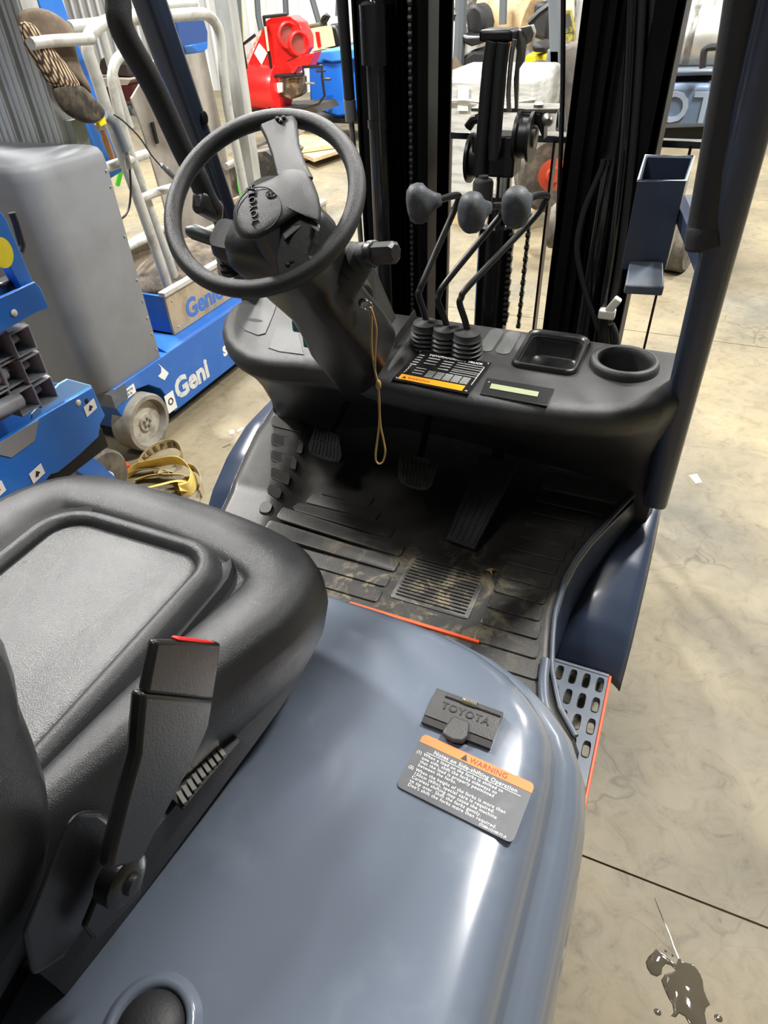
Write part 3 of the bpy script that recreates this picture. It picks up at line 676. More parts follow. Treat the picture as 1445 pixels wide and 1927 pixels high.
# --- steering column shroud
CD = -WN; 
def cring(t, wx, wz, ox=0, oy=0, n=6):
    c = WC + CD * t + WU * ox + WV * oy; return [c + WU * p[0] + WV * p[1] for p in rrect(0, 0, wx, wz, min(wx, wz) * .28, 4)]
obj('column_shroud', MB().loft([cring(.05, .10, .10), cring(.07, .15, .12, -.01), cring(.10, .17, .13, -.01), cring(.15, .155, .125), cring(.20, .135, .115), cring(.27, .13, .11, .02), cring(.36, .155, .115, .03), cring(.42, .168, .12, .03), cring(.47, .145, .115, .02), cring(.53, .12, .11, .01), cring(.62, .10, .10)]), M_plastic2, T, smooth=60)
# triangular gusset panel from the shroud down to the dashboard, on the right
g = [at(688, 500, y=1.18), at(706, 505, y=1.2), at(746, 598, y=1.33), at(712, 650, y=1.2), at(690, 620, y=1.12)]
obj('column_gusset', MB().prism(g, (-.03, .04, -.01)), mat('olive_black_plastic', srgb(56, 56, 54), .5, bump=.3, bscale=700), T, bevel=.004)
# bellows on both stalks
def bellows(a, b, r0, r1, n=7):
    a = Vector(a); b = Vector(b); L = (b - a).length; pr = []
    for k in range(n):
        r = r0 + (r1 - r0) * k / (n - 1); pr += [(r * .86, L * (k) / n), (r, L * (k + .5) / n)]
    pr.append((r1 * .8, L)); return MB().lathe(pr, a, b - a, 28)
Ra, Rb = at(632, 512, y=1.01), at(694, 478, y=.985)
DS = obj('direction_stalk', MB().tube([Rb + (Ra - Rb) * .2, at(716, 477, y=.975)], .017, 16), M_rubber, T)
obj('bellows', bellows(Ra, Rb, .052, .022, 6), M_rubber, DS, smooth=30)
ka, kb = at(690, 478, y=.98), at(745, 475, y=.965)
obj('stalk_knob', MB().lathe([(.010, 0), (.0165, .003), (.0175, .012), (.0175, (kb - ka).length - .004), (.012, (kb - ka).length)], ka, kb - ka, 8), M_plastic2, DS, smooth=20)
obj('knob_collar', MB().lathe([(.018, 0), (.0205, .002), (.0205, .012), (.018, .014)], ka.lerp(kb, .1), kb - ka, 24), M_plastic2, DS)
La, Lb = at(445, 500, y=.93), at(417, 455, y=.91)
LS = obj('turn_signal_stalk', MB().tube([at(425, 462, y=.91), at(405, 450, y=.905), at(365, 436, y=.90), at(354, 434, y=.90)], [.009, .0125, .0125, .008], 14), mat('dark_green_grey', srgb(50, 58, 56), .4), T, smooth=70)
obj('bellows', bellows(La, Lb, .034, .015, 5), M_rubber, LS, smooth=30)
# ignition switch, key and ring
ip = at(679, 552, y=1.085); iq = at(682, 566, y=1.05)
obj('ignition_switch', MB().lathe([(.022, -.02), (.022, .008), (.018, .012), (.013, .013), (.012, .02)], ip, iq - ip, 24), M_plastic2, T)
obj('left_shroud_box', MB().loft([cring(.075, .06, .05, -.085, -.02), cring(.10, .075, .06, -.085, -.02), cring(.15, .06, .055, -.07, -.02), cring(.17, .04, .04, -.06, -.02)]), M_plastic2, T, smooth=60)
KEY = thing('key_lanyard', tuple(iq), 'tan cord lanyard on a steel ring hanging from the ignition key', 'lanyard', None)
kr = at(684, 570, y=1.015)
obj('key', MB().lathe([(.002, -.01), (.0085, -.004), (.0085, .004), (.004, .006)], kr, (.1, -1, .3), 18), M_chrome, KEY)
obj('split_ring', MB().tube([at(692, 576, y=1.01) + Vector((math.cos(t * PI / 10) * .009, 0, math.sin(t * PI / 10) * .009)) for t in range(20)], .0012, 6, closed=True), M_chrome, KEY)
yl = 1.0
c1 = [(697, 578), (699, 600), (699, 650), (704, 690), (711, 722), (714, 760), (713, 800), (709, 835), (707, 855), (708, 868), (714, 873), (721, 868), (725, 850), (722, 830), (716, 800), (713, 760), (712, 725), (706, 700), (706, 660), (708, 620), (702, 592), (697, 578)]
obj('cord', MB().tube(smoothpath([at(x, y, y=yl + (.002 if i % 2 else 0)) for i, (x, y) in enumerate(c1)], 4), .0019, 7), M_cord, KEY, smooth=80)
kn = at(712, 724, y=yl - .002)
obj('knot', MB().ball(kn, (.0055, .005, .011), 10, 7), M_cord, KEY, smooth=80)

# --- three hydraulic levers
for base, pth, kc, ktip, krot in [
    ((802, 604), [((802, 604, 1.345)), (797, 585, 1.345), (788, 556, 1.345), (790, 545, 1.35), (800, 520, 1.365), (852, 402, 1.455), (862, 378, 1.46), (864, 370, 1.455), (855, 368, 1.44), (826, 376, 1.385)], (789, 383, 1.365), None, 0),
    ((841, 614), [(841, 614, 1.335), (834, 592, 1.335), (824, 568, 1.335), (826, 556, 1.34), (840, 530, 1.355), (930, 420, 1.46), (945, 400, 1.465), (945, 388, 1.455), (925, 388, 1.40)], (889, 400, 1.355), None, 0),
    ((880, 622), [(880, 622, 1.325), (874, 600, 1.325), (865, 572, 1.325), (868, 560, 1.33), (884, 536, 1.35), (1000, 415, 1.49), (1026, 378, 1.50), (1028, 368, 1.495), (1010, 368, 1.45), (990, 376, 1.39)], (972, 390, 1.355), None, 0)]:
    P_ = [at(x, y, y=yy) for x, y, yy in pth]
    lv = obj('hydraulic_lever', MB().tube(smoothpath(P_, 4), .0072, 12), M_black, T, smooth=80)
    b0 = at(base[0], base[1], y=pth[0][2])
    bx, by = b0.x, b0.y
    H = b0.z - 1.12
    prf = []
    for k in range(6): prf += [(.036 - k * .0012, -.012 + k * (H) / 6), (.0415 - k * .0016, -.012 + (k + .55) * (H) / 6)]
    prf += [(.030, H - .012), (.029, H - .002), (.012, H + .002), (.009, H + .004)]
    obj('boot', MB().lathe(prf, (bx, by - .004, 1.12), (0, 0, 1), 30), M_rubber, lv, smooth=35)
    K = at(kc[0], kc[1], y=kc[2]); tip = P_[-1]
    f = (K - Vector(CAMO)).normalized()
    ax = (tip - K).normalized(); R = ax.to_track_quat('Y', 'Z').to_matrix()
    rings = []
    for yv, wx_, wz_ in ((-.026, .010, .014), (-.023, .02, .028), (-.014, .0265, .0375), (0, .0275, .040), (.012, .0255, .037), (.02, .019, .026), (.034, .014, .016), (.046, .010, .011)):
        rings.append([K + R @ Vector((math.copysign(abs(math.cos(t)) ** .8, math.cos(t)) * wx_, yv, math.copysign(abs(math.sin(t)) ** .8, math.sin(t)) * wz_)) for t in [2 * PI * (j + .5) / 24 for j in range(24)]])
    obj('lever_knob', MB().loft(rings), M_knob, lv, smooth=80)
# --- pedals
def ribpad(name, quad, thick, nr, parentm, arm, m=M_rubber):
    a, b, c, d = [Vector(p) for p in quad]          # far-left, far-right, near-right, near-left
    n = (b - a).cross(d - a).normalized(); n = n if n.z > 0 else -n
    p = obj(name, MB().loft([smoothpath([a + (b - a) * .1, b - (b - a) * .1, b.lerp(c, .25), c.lerp(b, .05), d.lerp(a, .05), a.lerp(d, .25)], 3, True), [v + n * thick for v in smoothpath([a + (b - a) * .1, b - (b - a) * .1, b.lerp(c, .25), c.lerp(b, .05), d.lerp(a, .05), a.lerp(d, .25)], 3, True)]]), m, T, bevel=.002)
    for k in range(nr):
        t = (k + .7) / (nr + .4)
        s, e = a.lerp(b, t), d.lerp(c, t)
        for lo_, hi_ in ((.1, .48), (.54, .94)):
            obj('tread_rib', MB().bar(s.lerp(e, lo_) + n * (thick + .001), s.lerp(e, hi_) + n * (thick + .001), .0035, .004, n), m, p)
    if arm: obj('pedal_arm', MB().tube(smoothpath(arm, 4), .009, 10), M_black, p)
    return p
z_ = .85
M_pedal = mat('dusty_pedal_rubber', srgb(52, 52, 46), .6, mix=srgb(96, 92, 74), mscale=22, mlo=.5, mhi=.75)
q = [at(752, 855, z=.865), at(826, 874, z=.865), at(803, 926, z=.835), at(754, 912, z=.835)]
ribpad('brake_pedal', q, .01, 8, T, [q[0].lerp(q[1], .5) - Vector((0, 0, .01)), Vector((-.50, 1.36, .90)), Vector((-.50, 1.44, .98))], M_pedal)
q = [at(594, 805, z=.865), at(642, 825, z=.865), at(640, 874, z=.84), at(583, 858, z=.84)]
ribpad('inching_pedal', q, .01, 8, T, [q[0].lerp(q[1], .5) - Vector((0, 0, .01)), Vector((-.74, 1.38, .90)), Vector((-.70, 1.44, .98))], M_rubber)
a, b, c, d = at(905, 852, z=.845), at(974, 872, z=.845), at(893, 1034, z=.738), at(838, 1014, z=.738)
n_ = (b - a).cross(d - a).normalized(); n_ = n_ if n_.z > 0 else -n_
ac = obj('accelerator_pedal', MB().prism([a, b, c, d], -n_ * .012), M_rubber, T, bevel=.003)
for k in range(5):
    t = (k + .6) / 5.2
    for lo_, hi_ in ((.03, .5), (.5, .72), (.74, .96)):
        obj('tread_rib', MB().bar(a.lerp(b, t).lerp(d.lerp(c, t), lo_ + .008) + n_ * .001, a.lerp(b, t).lerp(d.lerp(c, t), hi_) + n_ * .001, .0038, .004, n_), M_rubber, ac)
obj('pedal_bracket', MB().bar((-.32, 1.4, .72), (-.31, 1.36, .86), .03, .01), M_black, ac)

# --- seat
SX, SZ = -.53, 1.245
def seat_out(s=1., dz=0):
    return None
so = [(-.405, -.06), (-.392, .06), (-.352, .22), (-.312, .34), (-.297, .40), (-.299, .45), (-.318, .495), (-.36, .53), (-.43, .553), (-.53, .567), (-.63, .57), (-.72, .566), (-.775, .54), (-.808, .49), (-.82, .42), (-.81, .36), (-.808, .25), (-.802, .1), (-.798, -.06)]
so = [((x + .53) * 1.0 + SX, y) for x, y in so]
so = smoothpath([(x, y, 0) for x, y in so], 3, True)
def sring(d, z, droop=0):
    q0 = [(p[0], p[1]) for p in so]; A_ = shrink(q0, d); B_ = shrink(q0, d * .5); pts = []
    for a_p, b_p in zip(A_, B_):
        w_ = min(max((.40 - a_p[1]) / .3, 0), 1); pts.append((a_p[0] * (1 - w_) + b_p[0] * w_, a_p[1] * (1 - w_) + b_p[1] * w_))
    return [(x, y, z - droop * max(0, (y - .3)) ** 2) for x, y in pts]
seat_prof = [(.03, 1.12), (.018, 1.14), (.006, 1.17), (0, 1.20), (.002, 1.225), (.009, 1.245), (.022, 1.258), (.042, 1.264), (.065, 1.262), (.085, 1.256), (.095, 1.248), (.099, 1.242)]
SEAT = obj('seat', MB().loft([sring(d, z, .35) for d, z in seat_prof] + [[(-.55 + (p[0] + .55) * .8, .17 + (p[1] - .17) * .8, 1.236) for p in sring(.099, 1.24, .35)]], cap=False, capend=True), M_vinyl, T, smooth=80)
# inset panel with a rolled welt; its front edge is narrower than the seat
po = rrect(-.565, .17, .25, .57, .05, 6)
def pring(d, z): return [(x, y, z - .35 * max(0, (y - .3)) ** 2) for x, y in shrink(po, d)]
obj('welt', MB().loft([pring(-.036, 1.238), pring(-.032, 1.252), pring(-.024, 1.246), pring(-.019, 1.243), pring(-.012, 1.257), pring(-.003, 1.265), pring(.006, 1.262), pring(.011, 1.25), pring(.013, 1.24)], cap=False), M_vinyl, SEAT, smooth=80)
obj('centre_panel', MB().loft([pring(.008, 1.235), pring(.010, 1.250), pring(.02, 1.2535), pring(.05, 1.252), [(-.555 + (p[0] + .555) * .6, .17 + (p[1] - .17) * .6, p[2] - .004) for p in pring(.05, 1.252)], [(-.555 + (p[0] + .555) * .2, .17 + (p[1] - .17) * .2, 1.247) for p in pring(.05, 1.252)]], cap=False, capend=True), M_vinylp, SEAT, smooth=80)
obj('seat_skirt', MB().loft([sring(.10, 1.0), sring(.09, 1.06), sring(.06, 1.10), sring(.028, 1.15)]), M_plastic2, SEAT, smooth=60)
obj('seat_slide_base', MB().bb(-.70, -.45, -.05, .38, 1.02, 1.06), M_black, SEAT, bevel=.004)
tA, tB = Vector((-.305, .395, 1.115)), Vector((-.322, -.02, 1.125))
# side rail trim with a slotted adjuster label
ra_, rb_ = at(578, 1212, z=1.115), at(75, 1838, z=1.075)
dr = (rb_ - ra_)
SR = obj('side_trim', MB().loft([[ra_ + dr * t + Vector((.0, 0, 0)) + Vector(o_) * k_ for o_ in ((.0, 0, .030), (.012, 0, .024), (.016, 0, 0), (.012, 0, -.03), (-.01, 0, -.03), (-.02, 0, .02))] for t, k_ in ((0, .4), (.04, .7), (.2, 1), (.5, 1.15), (.8, 1.25), (1.0, 1.3))]), M_plastic, SEAT, smooth=50)
la, lb = at(330, 1512, z=1.135), at(440, 1382, z=1.135)
obj('weight_label', MB().bar(la, lb, .022, .004, up=(.5, 0, .86)), M_plastic2, SR, bevel=.001)
nb = 9
for k in range(nb):
    p = la.lerp(lb, .08 + .66 * k / (nb - 1)) + Vector((.002, 0, .004))
    w = .012 + .004 * abs(4 - k) / 4
    obj('index_mark', MB().bar(p - Vector((w * .5, -w * .25, 0)), p + Vector((w * .5, -w * .25, 0)), .005, .0016, up=(.5, 0, .86)), mat('silver_mark', srgb(176, 174, 166), .3, .4), SR)
# --- seat back
def bk(z, xr, yf, yb=-.16, sq=1.):
    xl = 2 * SX + .02 - xr; n = 26; out = []
    cxb, cyb = (xr + xl) / 2, (yf + yb) / 2; hw, hd = (xr - xl) / 2, (yf - yb) / 2
    for k in range(n):
        t = 2 * PI * k / n; ct, st = math.cos(t), math.sin(t)
        out.append((cxb + math.copysign(abs(ct) ** .38, ct) * (hw + .008), cyb + math.copysign(abs(st) ** .42, st) * (hd + .008), z))
    return out
bpx = [(1.08, 10, 1790), (1.13, 50, 1720), (1.17, 78, 1675), (1.22, 105, 1610), (1.27, 121, 1545), (1.31, 118, 1475), (1.35, 96, 1405), (1.38, 70, 1340), (1.41, 65, 1285), (1.45, 53, 1228), (1.49, 30, 1175), (1.53, -2, 1128), (1.58, -45, 1090), (1.63, -100, 1055), (1.67, -160, 1030), (1.69, -240, 1010)]
bp = [(1.10, -.40, .02), (1.16, -.375, .06), (1.20, -.365, .085), (1.25, -.358, .102), (1.29, -.352, .108), (1.33, -.352, .108), (1.37, -.352, .112), (1.41, -.348, .13), (1.45, -.345, .142), (1.50, -.345, .140), (1.56, -.35, .12), (1.62, -.36, .09), (1.68, -.385, .05), (1.71, -.42, .02), (1.725, -.47, -.02)]
bp = [(z, at(x, y, z=z).x + .006, at(x, y, z=z).y + .004) for z, x, y in bpx]
BK = obj('backrest', MB().loft([bk(z, x, y, -.15 - .0 * z) for z, x, y in bp]), M_vinyl, T, smooth=80)
obj('backrest_shell', MB().loft([bk(z, x + .012, -.10, -.2) for z, x, y in bp]), M_plastic2, BK, smooth=80)
obj('recliner_cover', MB().loft([[at(x, y, x=-.33) for x, y in pl_] for pl_ in ([(125, 1545), (150, 1525), (190, 1525), (215, 1545), (225, 1600), (190, 1700), (120, 1800), (60, 1840), (40, 1760)],)] + [[at(x, y, x=-.36) for x, y in ((125, 1545), (150, 1525), (190, 1525), (215, 1545), (225, 1600), (190, 1700), (120, 1800), (60, 1840), (40, 1760))]]), M_plastic2, BK, bevel=.008, seg=3)
# --- belt buckle on its stalk
xs = -.285
bt = [[(290, 1210, -.005), (330, 1200, .01), (417, 1210, .012), (403, 1310, .012), (340, 1322, .014), (277, 1308, -.004)]]
def quadring(pl, th):
    A = [at(x, y, x=xs) for x, y in pl]; return A + [p + Vector((-th, 0, 0)) for p in A[::-1]]
BU = thing_dummy = None
B1 = MB().loft([quadring([(296, 1206), (417, 1210)], .009), quadring([(286, 1255), (411, 1262)], .010), quadring([(277, 1306), (402, 1318)], .010)])
BU = obj('belt_buckle', B1, M_plastic2, T, bevel=.003)
B2 = MB().loft([quadring([(272, 1304), (404, 1316)], .014), quadring([(264, 1390), (395, 1368)], .014), quadring([(262, 1420), (372, 1420)], .014), quadring([(240, 1500), (330, 1500)], .014), quadring([(215, 1600), (285, 1585)], .014), quadring([(207, 1640), (268, 1622)], .013)])
obj('buckle_sleeve', B2, M_plastic2, BU, bevel=.004)
rp = [at(338, 1204, x=xs), at(412, 1208, x=xs)]
obj('red_release_button', MB().bar(rp[0] + Vector((-.005, 0, .0)), rp[1] + Vector((-.005, -.003, .0)), .007, .003, up=(0, 0, 1)), mat('release_red', srgb(226, 40, 40), .35), BU, bevel=.0015)
ap = at(232, 1655, x=-.30)
obj('anchor_bolt', MB().lathe([(.022, -.01), (.022, .004), (.016, .008), (.009, .008), (.008, .013), (.001, .014)], ap, (1, 0, 0), 20), M_plastic2, BU)
obj('anchor_plate', MB().prism([at(x, y, x=-.318) for x, y in ((200, 1620), (262, 1600), (255, 1680), (170, 1765), (150, 1740))], (.006, 0, 0)), M_black, BU, bevel=.002)

# --- overhead guard
GB, GT = at(1234, 938, z=.745), at(1464, 20, y=1.13)
GB.x = min(GB.x, .085); gd = (GT - GB)
def gp(t): return GB + gd * t
def pillar(P0, P1, w, d_, name='guard_pillar'):
    dd = (P1 - P0).normalized(); s = Vector((1, 0, 0)); s = (s - dd * s.dot(dd)).normalized(); f = dd.cross(s)
    sec = rrect(0, 0, w, d_, .016, 3)
    return MB().loft([[P + s * x + f * y for x, y in sec] for P in (P0, P1)])
top = gp(1.32)
GR = obj('guard_pillar', pillar(GB, top, .058, .064), M_navy, T, smooth=50)
e1, e2 = gp(.02), gp(1.3)
0 and obj('pillar_flange', MB().bar(e1 + Vector((.03, -.02, 0)), e2 + Vector((.03, -.02, 0)), .012, .05, up=(1, 0, 0)), M_navy, GR, bevel=.003)
for p in (at(1228, 936, z=.75), at(1242, 931, z=.75)):
    obj('foot_bolt', MB().lathe([(.013, -.012), (.013, -.002), (.009, .002), (.008, .006)], p, (0, 0, 1), 12), M_navy, GR)
0 and obj('clip', MB().box(at(1284, 582, y=1.27), (.008, .02, .012)), M_black, GR)
ga = [at(1322, 468, y=1.2), at(1324, 440, y=1.2), at(1332, 400, y=1.2), at(1370, 200, y=1.165), at(1405, 0, y=1.13), at(1440, -200, y=1.10)]
GH = obj('assist_grip', MB().tube(smoothpath(ga, 5), [.02] + [.027] * 3 + [.027] * 22, 16), M_rubber, T, smooth=70)
obj('grip_trim', MB().tube([at(1346, 440, y=1.215), at(1362, 330, y=1.20), at(1392, 170, y=1.17), at(1424, 0, y=1.14), at(1455, -180, y=1.11)], .0045, 8), mat('olive_tan_trim', srgb(92, 86, 70), .5), GH)
obj('grip_foot', MB().bar(at(1326, 450, y=1.2), at(1352, 425, y=1.24), .04, .05, up=(0, 0, 1)), mat('grip_foot_grey', srgb(86, 80, 72), .5), GH, bevel=.01, seg=3)
# left pillar
LBt, LTp = at(445, 470, x=-1.07), at(281, 0, x=-1.07); LBt = LBt + (LBt - LTp) * 1.6; LTT = LTp + (LTp - LBt) * .33
obj('guard_pillar', pillar(LBt, LTT, .052, .062), M_navy, T, smooth=50)
obj('pillar_hole', MB().ball(at(385, 222, x=-1.04), (.004, .012, .014), 12, 8), M_slot, T, smooth=80)
gl = [at(402, 395, x=-.955), at(388, 372, x=-.955), at(372, 335, x=-.955), at(345, 285, x=-.96), at(290, 165, x=-.965), at(232, 60, x=-.965), at(222, 0, x=-.965), at(215, -90, x=-.965)]
LG = obj('assist_grip', MB().tube(smoothpath(gl, 5), .0215, 14), M_rubber, T, smooth=70)
obj('grip_foot', MB().bar(at(372, 378, x=-.95), at(410, 400, x=-.96), .035, .045), M_plastic2, LG, bevel=.012, seg=3)
# roof of the guard: outside the picture, it throws the soft bars of shade on the hood
ZT = max(top.z, 2.12)
obj('guard_roof', MB().bb(-1.02, -.96, -.45, 1.02, ZT - .03, ZT + .02).bb(-.03, .03, -.45, 1.02, ZT - .03, ZT + .02).bb(-1.02, .03, .96, 1.04, ZT - .04, ZT + .03).bb(-1.02, .03, -.5, -.44, ZT - .04, ZT + .03), M_navy, T, bevel=.008)
for k in range(6):
    xk = -.86 + k * .145
    obj('guard_bar', MB().bb(xk, xk + .035, -.44, .96, ZT - .02, ZT + .02), M_navy, T)
for xk in (-.99, 0.0):
    obj('rear_pillar', pillar(Vector((xk, -.70, .95)), Vector((xk, -.47, ZT)), .06, .07), M_navy, T)

# --- light / document pocket on the front of the guard
pk = [(-.120, 1.68), (-.028, 1.685), (-.024, 1.93), (-.128, 1.92)]
o_ = [at(1200, 341, z=1.46), at(1291, 341, z=1.46), at(1306, 295, z=1.46), at(1214, 293, z=1.46)]
b_ = [at(1176, 505, y=1.505), at(1262, 520, y=1.505)]; zb = b_[0].z
inn = [sum(o_, Vector()) / 4 + (p - sum(o_, Vector()) / 4) * .9 for p in o_]
dn = [Vector((p.x, p.y, zb)) for p in o_]; ind = [Vector((p.x, p.y, zb + .01)) for p in inn]
PK = obj('front_pocket', MB().loft([dn, o_, inn, ind], cap=True), M_navy, T, smooth=0, bevel=.0015)
obj('lit_rim_line', MB().tube([p + Vector((0, 0, .001)) for p in o_], .0022, 6, closed=True), mat('lit_edge_pale', srgb(166, 176, 180), .4), PK)  # pale colour paints the light caught by the pocket's top edges
tg = [at(1185, 490, y=1.505), at(1248, 492, y=1.505), at(1250, 540, y=1.43), at(1176, 536, y=1.43)]
obj('pocket_tongue', MB().prism(tg, (0, -.004, -.018)), M_steelpaint, PK, bevel=.003)
obj('pocket_bracket', MB().bar((-.03, 1.6, 1.40), gp(.62), .02, .03), M_navy, PK)
# --- mast
ym = 1.9
def mx(px, py=400): return at(px, py, y=ym).x
ML = obj('mast_rail', MB().bb(-.905, -.885, 1.88, 1.99, .10, 3.0).bb(-.90, -.855, 1.88, 1.90, .10, 3.0).bb(-.905, -.855, 1.97, 1.99, .1, 3.0), M_mastblack, T, bevel=.003)
obj('mast_rail', MB().bb(-.735, -.715, 1.80, 1.96, .12, 3.0).bb(-.735, -.668, 1.80, 1.815, .12, 3.0).bb(-.69, -.668, 1.80, 1.88, .12, 3.0).bb(-.80, -.77, 1.86, 2.0, .1, 3.0), M_mastblack, T, bevel=.003)
obj('mast_rail', MB().bb(-.315, -.295, 1.80, 1.96, .12, 3.0).bb(-.315, -.27, 1.80, 1.82, .12, 3.0).bb(-.24, -.22, 1.84, 1.99, .12, 3.0), M_mastblack, T, bevel=.003)
obj('mast_rail', MB().bb(-.125, -.105, 1.78, 1.99, .10, 3.0).bb(-.165, -.105, 1.78, 1.80, .10, 3.0).bb(-.16, -.105, 1.97, 1.99, .1, 3.0), M_mastblack, T, bevel=.003)
obj('mast_gap_filler', MB().bb(-.90, -.67, 1.985, 1.995, .1, 3.0).bb(-.312, -.11, 1.985, 1.995, .1, 3.0).bb(-.90, -.77, 1.95, 1.96, .1, 3.0).bb(-.29, -.245, 1.82, 1.97, .1, 3.0), M_mastblack, T)  # added dark plates, stop light showing through the gaps between rails
c1_ = obj('lift_cylinder', MB().lathe([(.031, .3), (.031, 1.48), (.034, 1.48), (.034, 1.50), (.031, 1.5), (.031, 1.62), (.042, 1.62), (.042, 1.74), (.036, 1.745), (.018, 1.75), (.018, 3.0)], (at(718, 300, y=1.82).x, 1.82, 0), (0, 0, 1), 28), M_gloss, T)
obj('lift_cylinder', MB().lathe([(.031, .3), (.031, 1.42), (.034, 1.42), (.034, 1.44), (.028, 1.45), (.028, 3.0)], (-.20, 1.83, 0), (0, 0, 1), 28), M_gloss, T)
def tubes(pts, yy, r, name='hydraulic_hose', m=M_rubber):
    return obj(name, MB().tube(smoothpath([at(x, y, y=yy) for x, y in pts], 5), r, 9), m, T, smooth=80)
tubes([(1136, 300), (1132, 318), (1118, 350), (1098, 400), (1086, 460), (1092, 510), (1105, 560), (1116, 590), (1125, 620)], 1.76, .0075)
tubes([(1190, -40), (1182, 150), (1168, 330), (1150, 480), (1136, 570), (1128, 660)], 1.76, .010, 'hydraulic_pipe', M_gloss)
tubes([(1210, -40), (1200, 150), (1185, 330), (1165, 500), (1150, 580), (1146, 620), (1156, 660)], 1.77, .0095)
tubes([(1232, -40), (1222, 150), (1206, 330), (1185, 500), (1160, 590), (1130, 610), (1120, 660)], 1.79, .0095)
tubes([(1140, 600), (1138, 625), (1142, 662)], 1.755, .011)
tubes([(1150, 610), (1158, 630), (1160, 664)], 1.75, .009)
tubes([(1060, -30), (1058, 200), (1050, 400), (1040, 640)], 1.86, .006, 'hydraulic_pipe', M_gloss)
cl_ = at(1142, 590, y=1.74)
obj('hose_clamp', MB().box(cl_, (.042, .03, .024)).box(cl_ + Vector((.012, -.002, .025)), (.02, .02, .045), Matrix.Rotation(.5, 3, 'Y')), M_whiteplastic, T, bevel=.004)
# black tube with grey sleeve at the outer left of the mast
obj('wiring_tube', MB().tube([at(640, -60, y=1.9), at(648, 60, y=1.9), at(658, 190, y=1.9)], .0155, 14), M_rubber, T)
gt = obj('grey_sleeve', MB().tube([at(658, 188, y=1.9), at(661, 228, y=1.9)], .017, 14), mat('grey_sleeve_plastic', srgb(110, 112, 112), .5), T)
obj('lower_pipe', MB().tube([at(661, 226, y=1.9), at(667, 300, y=1.9), at(690, 600, y=1.9)], .008, 10), M_steel, T)
# chains: alternating link plates
def chain(p0, p1, w=.016, pitch=.0125, maxn=60):
    p0 = Vector(p0); p1 = Vector(p1); d = p1 - p0; n = min(int(d.length / pitch), 90); d.normalize(); s = Vector((1, 0, 0))
    m1 = MB()
    ch = obj('lift_chain', MB().bar(p0, p1, w * .35, .004, up=(0, 1, 0)), M_black, T)
    me = None
    for k in range(n):
        c = p0 + d * (k + .5) * pitch; ww = w if k % 2 else w * .7
        if k < 2:
            o = obj('chain_link', MB().lathe([(.002, -ww / 2), (pitch * .5, -ww / 2), (pitch * .5, ww / 2), (.002, ww / 2)], c, (1, 0, 0), 8), mat('oily_chain', srgb(58, 56, 52), .35, .6), ch, smooth=30)
            if k == 0: o0 = o
            else: o1 = o
        else:
            o = (o1 if k % 2 else o0).copy(); COL.objects.link(o); o.location = Vector(c) - wloc(ch)
    return ch
chain(at(772, -20, y=1.785), at(777, 600, y=1.785), .010, .015)
chain(at(963, 400, y=1.93), at(950, 612, y=1.93), .02, .017)
chain(at(998, 400, y=1.93), at(975, 618, y=1.93), .012, .017)
# centre cylinder with cross head, pulleys and hoses
yc = 1.95
def Cc(x, y, yy=yc): return at(x, y, y=yy)
cc = Cc(930, 500)
CF = obj('free_lift_cylinder', MB().lathe([(.052, .3), (.052, 1.22), (.03, 1.225), (.026, 1.27), (.026, 1.30)], (cc.x, yc, 0), (0, 0, 1), 30), M_gloss, T)
zt, zb_ = Cc(945, 250).z, Cc(945, 335).z
obj('cross_head', MB().bb(Cc(895, 300).x, Cc(975, 300).x, yc - .045, yc + .045, zb_ + .01, zt), M_black, CF, bevel=.006)
obj('chrome_rod', MB().lathe([(.022, 0), (.022, .06)], (Cc(948, 350).x, yc, Cc(948, 372).z), (0, 0, 1), 20), M_chrome, CF)
for (x0, x1, ya, yb_) in ((884, 912, 236, 400), (972, 1004, 222, 335)):
    c = Cc((x0 + x1) / 2, (ya + yb_) / 2 - 20); 
    r_ = .062
    obj('chain_pulley', MB().lathe([(.012, -.022), (r_, -.022), (r_, -.014), (r_ - .012, -.010), (r_ - .012, .010), (r_, .014), (r_, .022), (.012, .022)], c, (1, 0, 0), 32), M_black, CF, bevel=.0)
    obj('pulley_boss', MB().lathe([(.018, -.03), (.024, -.028), (.024, .028), (.018, .03)], c, (1, 0, 0), 20), M_steel, CF)
obj('chain_guard', MB().tube([Cc(880, 240), Cc(890, 226), Cc(905, 222)], .012, 8), M_black, CF)
obj('head_flange', MB().prism([Cc(886, 210), Cc(1046, 214), Cc(1050, 205), Cc(1000, 204), Cc(886, 203)], (0, .09, 0)), M_steel, CF, bevel=.002)
obj('pulley_fork', MB().prism([Cc(975, 225), Cc(978, 212), Cc(1018, 213), Cc(1024, 225), Cc(1022, 265), Cc(1010, 235), Cc(985, 235)], (0, .05, 0)), M_black, CF, bevel=.004)
obj('fork_bolt', MB().lathe([(.013, -.02), (.013, .02), (.008, .03)], Cc(1030, 226, yc - .03), (.3, -1, 0), 12), M_steel, CF)
for x in (1013,):
    obj('hex_bolt', MB().lathe([(.014, 0), (.014, .014), (.008, .02)], Cc(x, 208, yc + .02), (0, 0, 1), 6), M_steel, CF, smooth=0)
brk = obj('hose_bracket', MB().prism([Cc(962, 62), Cc(975, 55), Cc(996, 60), Cc(1000, 72), Cc(990, 82), Cc(986, 115), Cc(976, 130), Cc(974, 205), Cc(968, 206), Cc(966, 150), Cc(972, 95)], (0, .012, 0)), M_steel, T, bevel=.002)
obj('bracket_arm', MB().prism([Cc(978, 52, 1.94), Cc(1000, 47, 1.94), Cc(1004, 62, 1.94), Cc(1000, 78, 1.94), Cc(990, 84, 1.94), Cc(990, 70, 1.94)], (0, .03, 0)), M_steel, brk, bevel=.002)
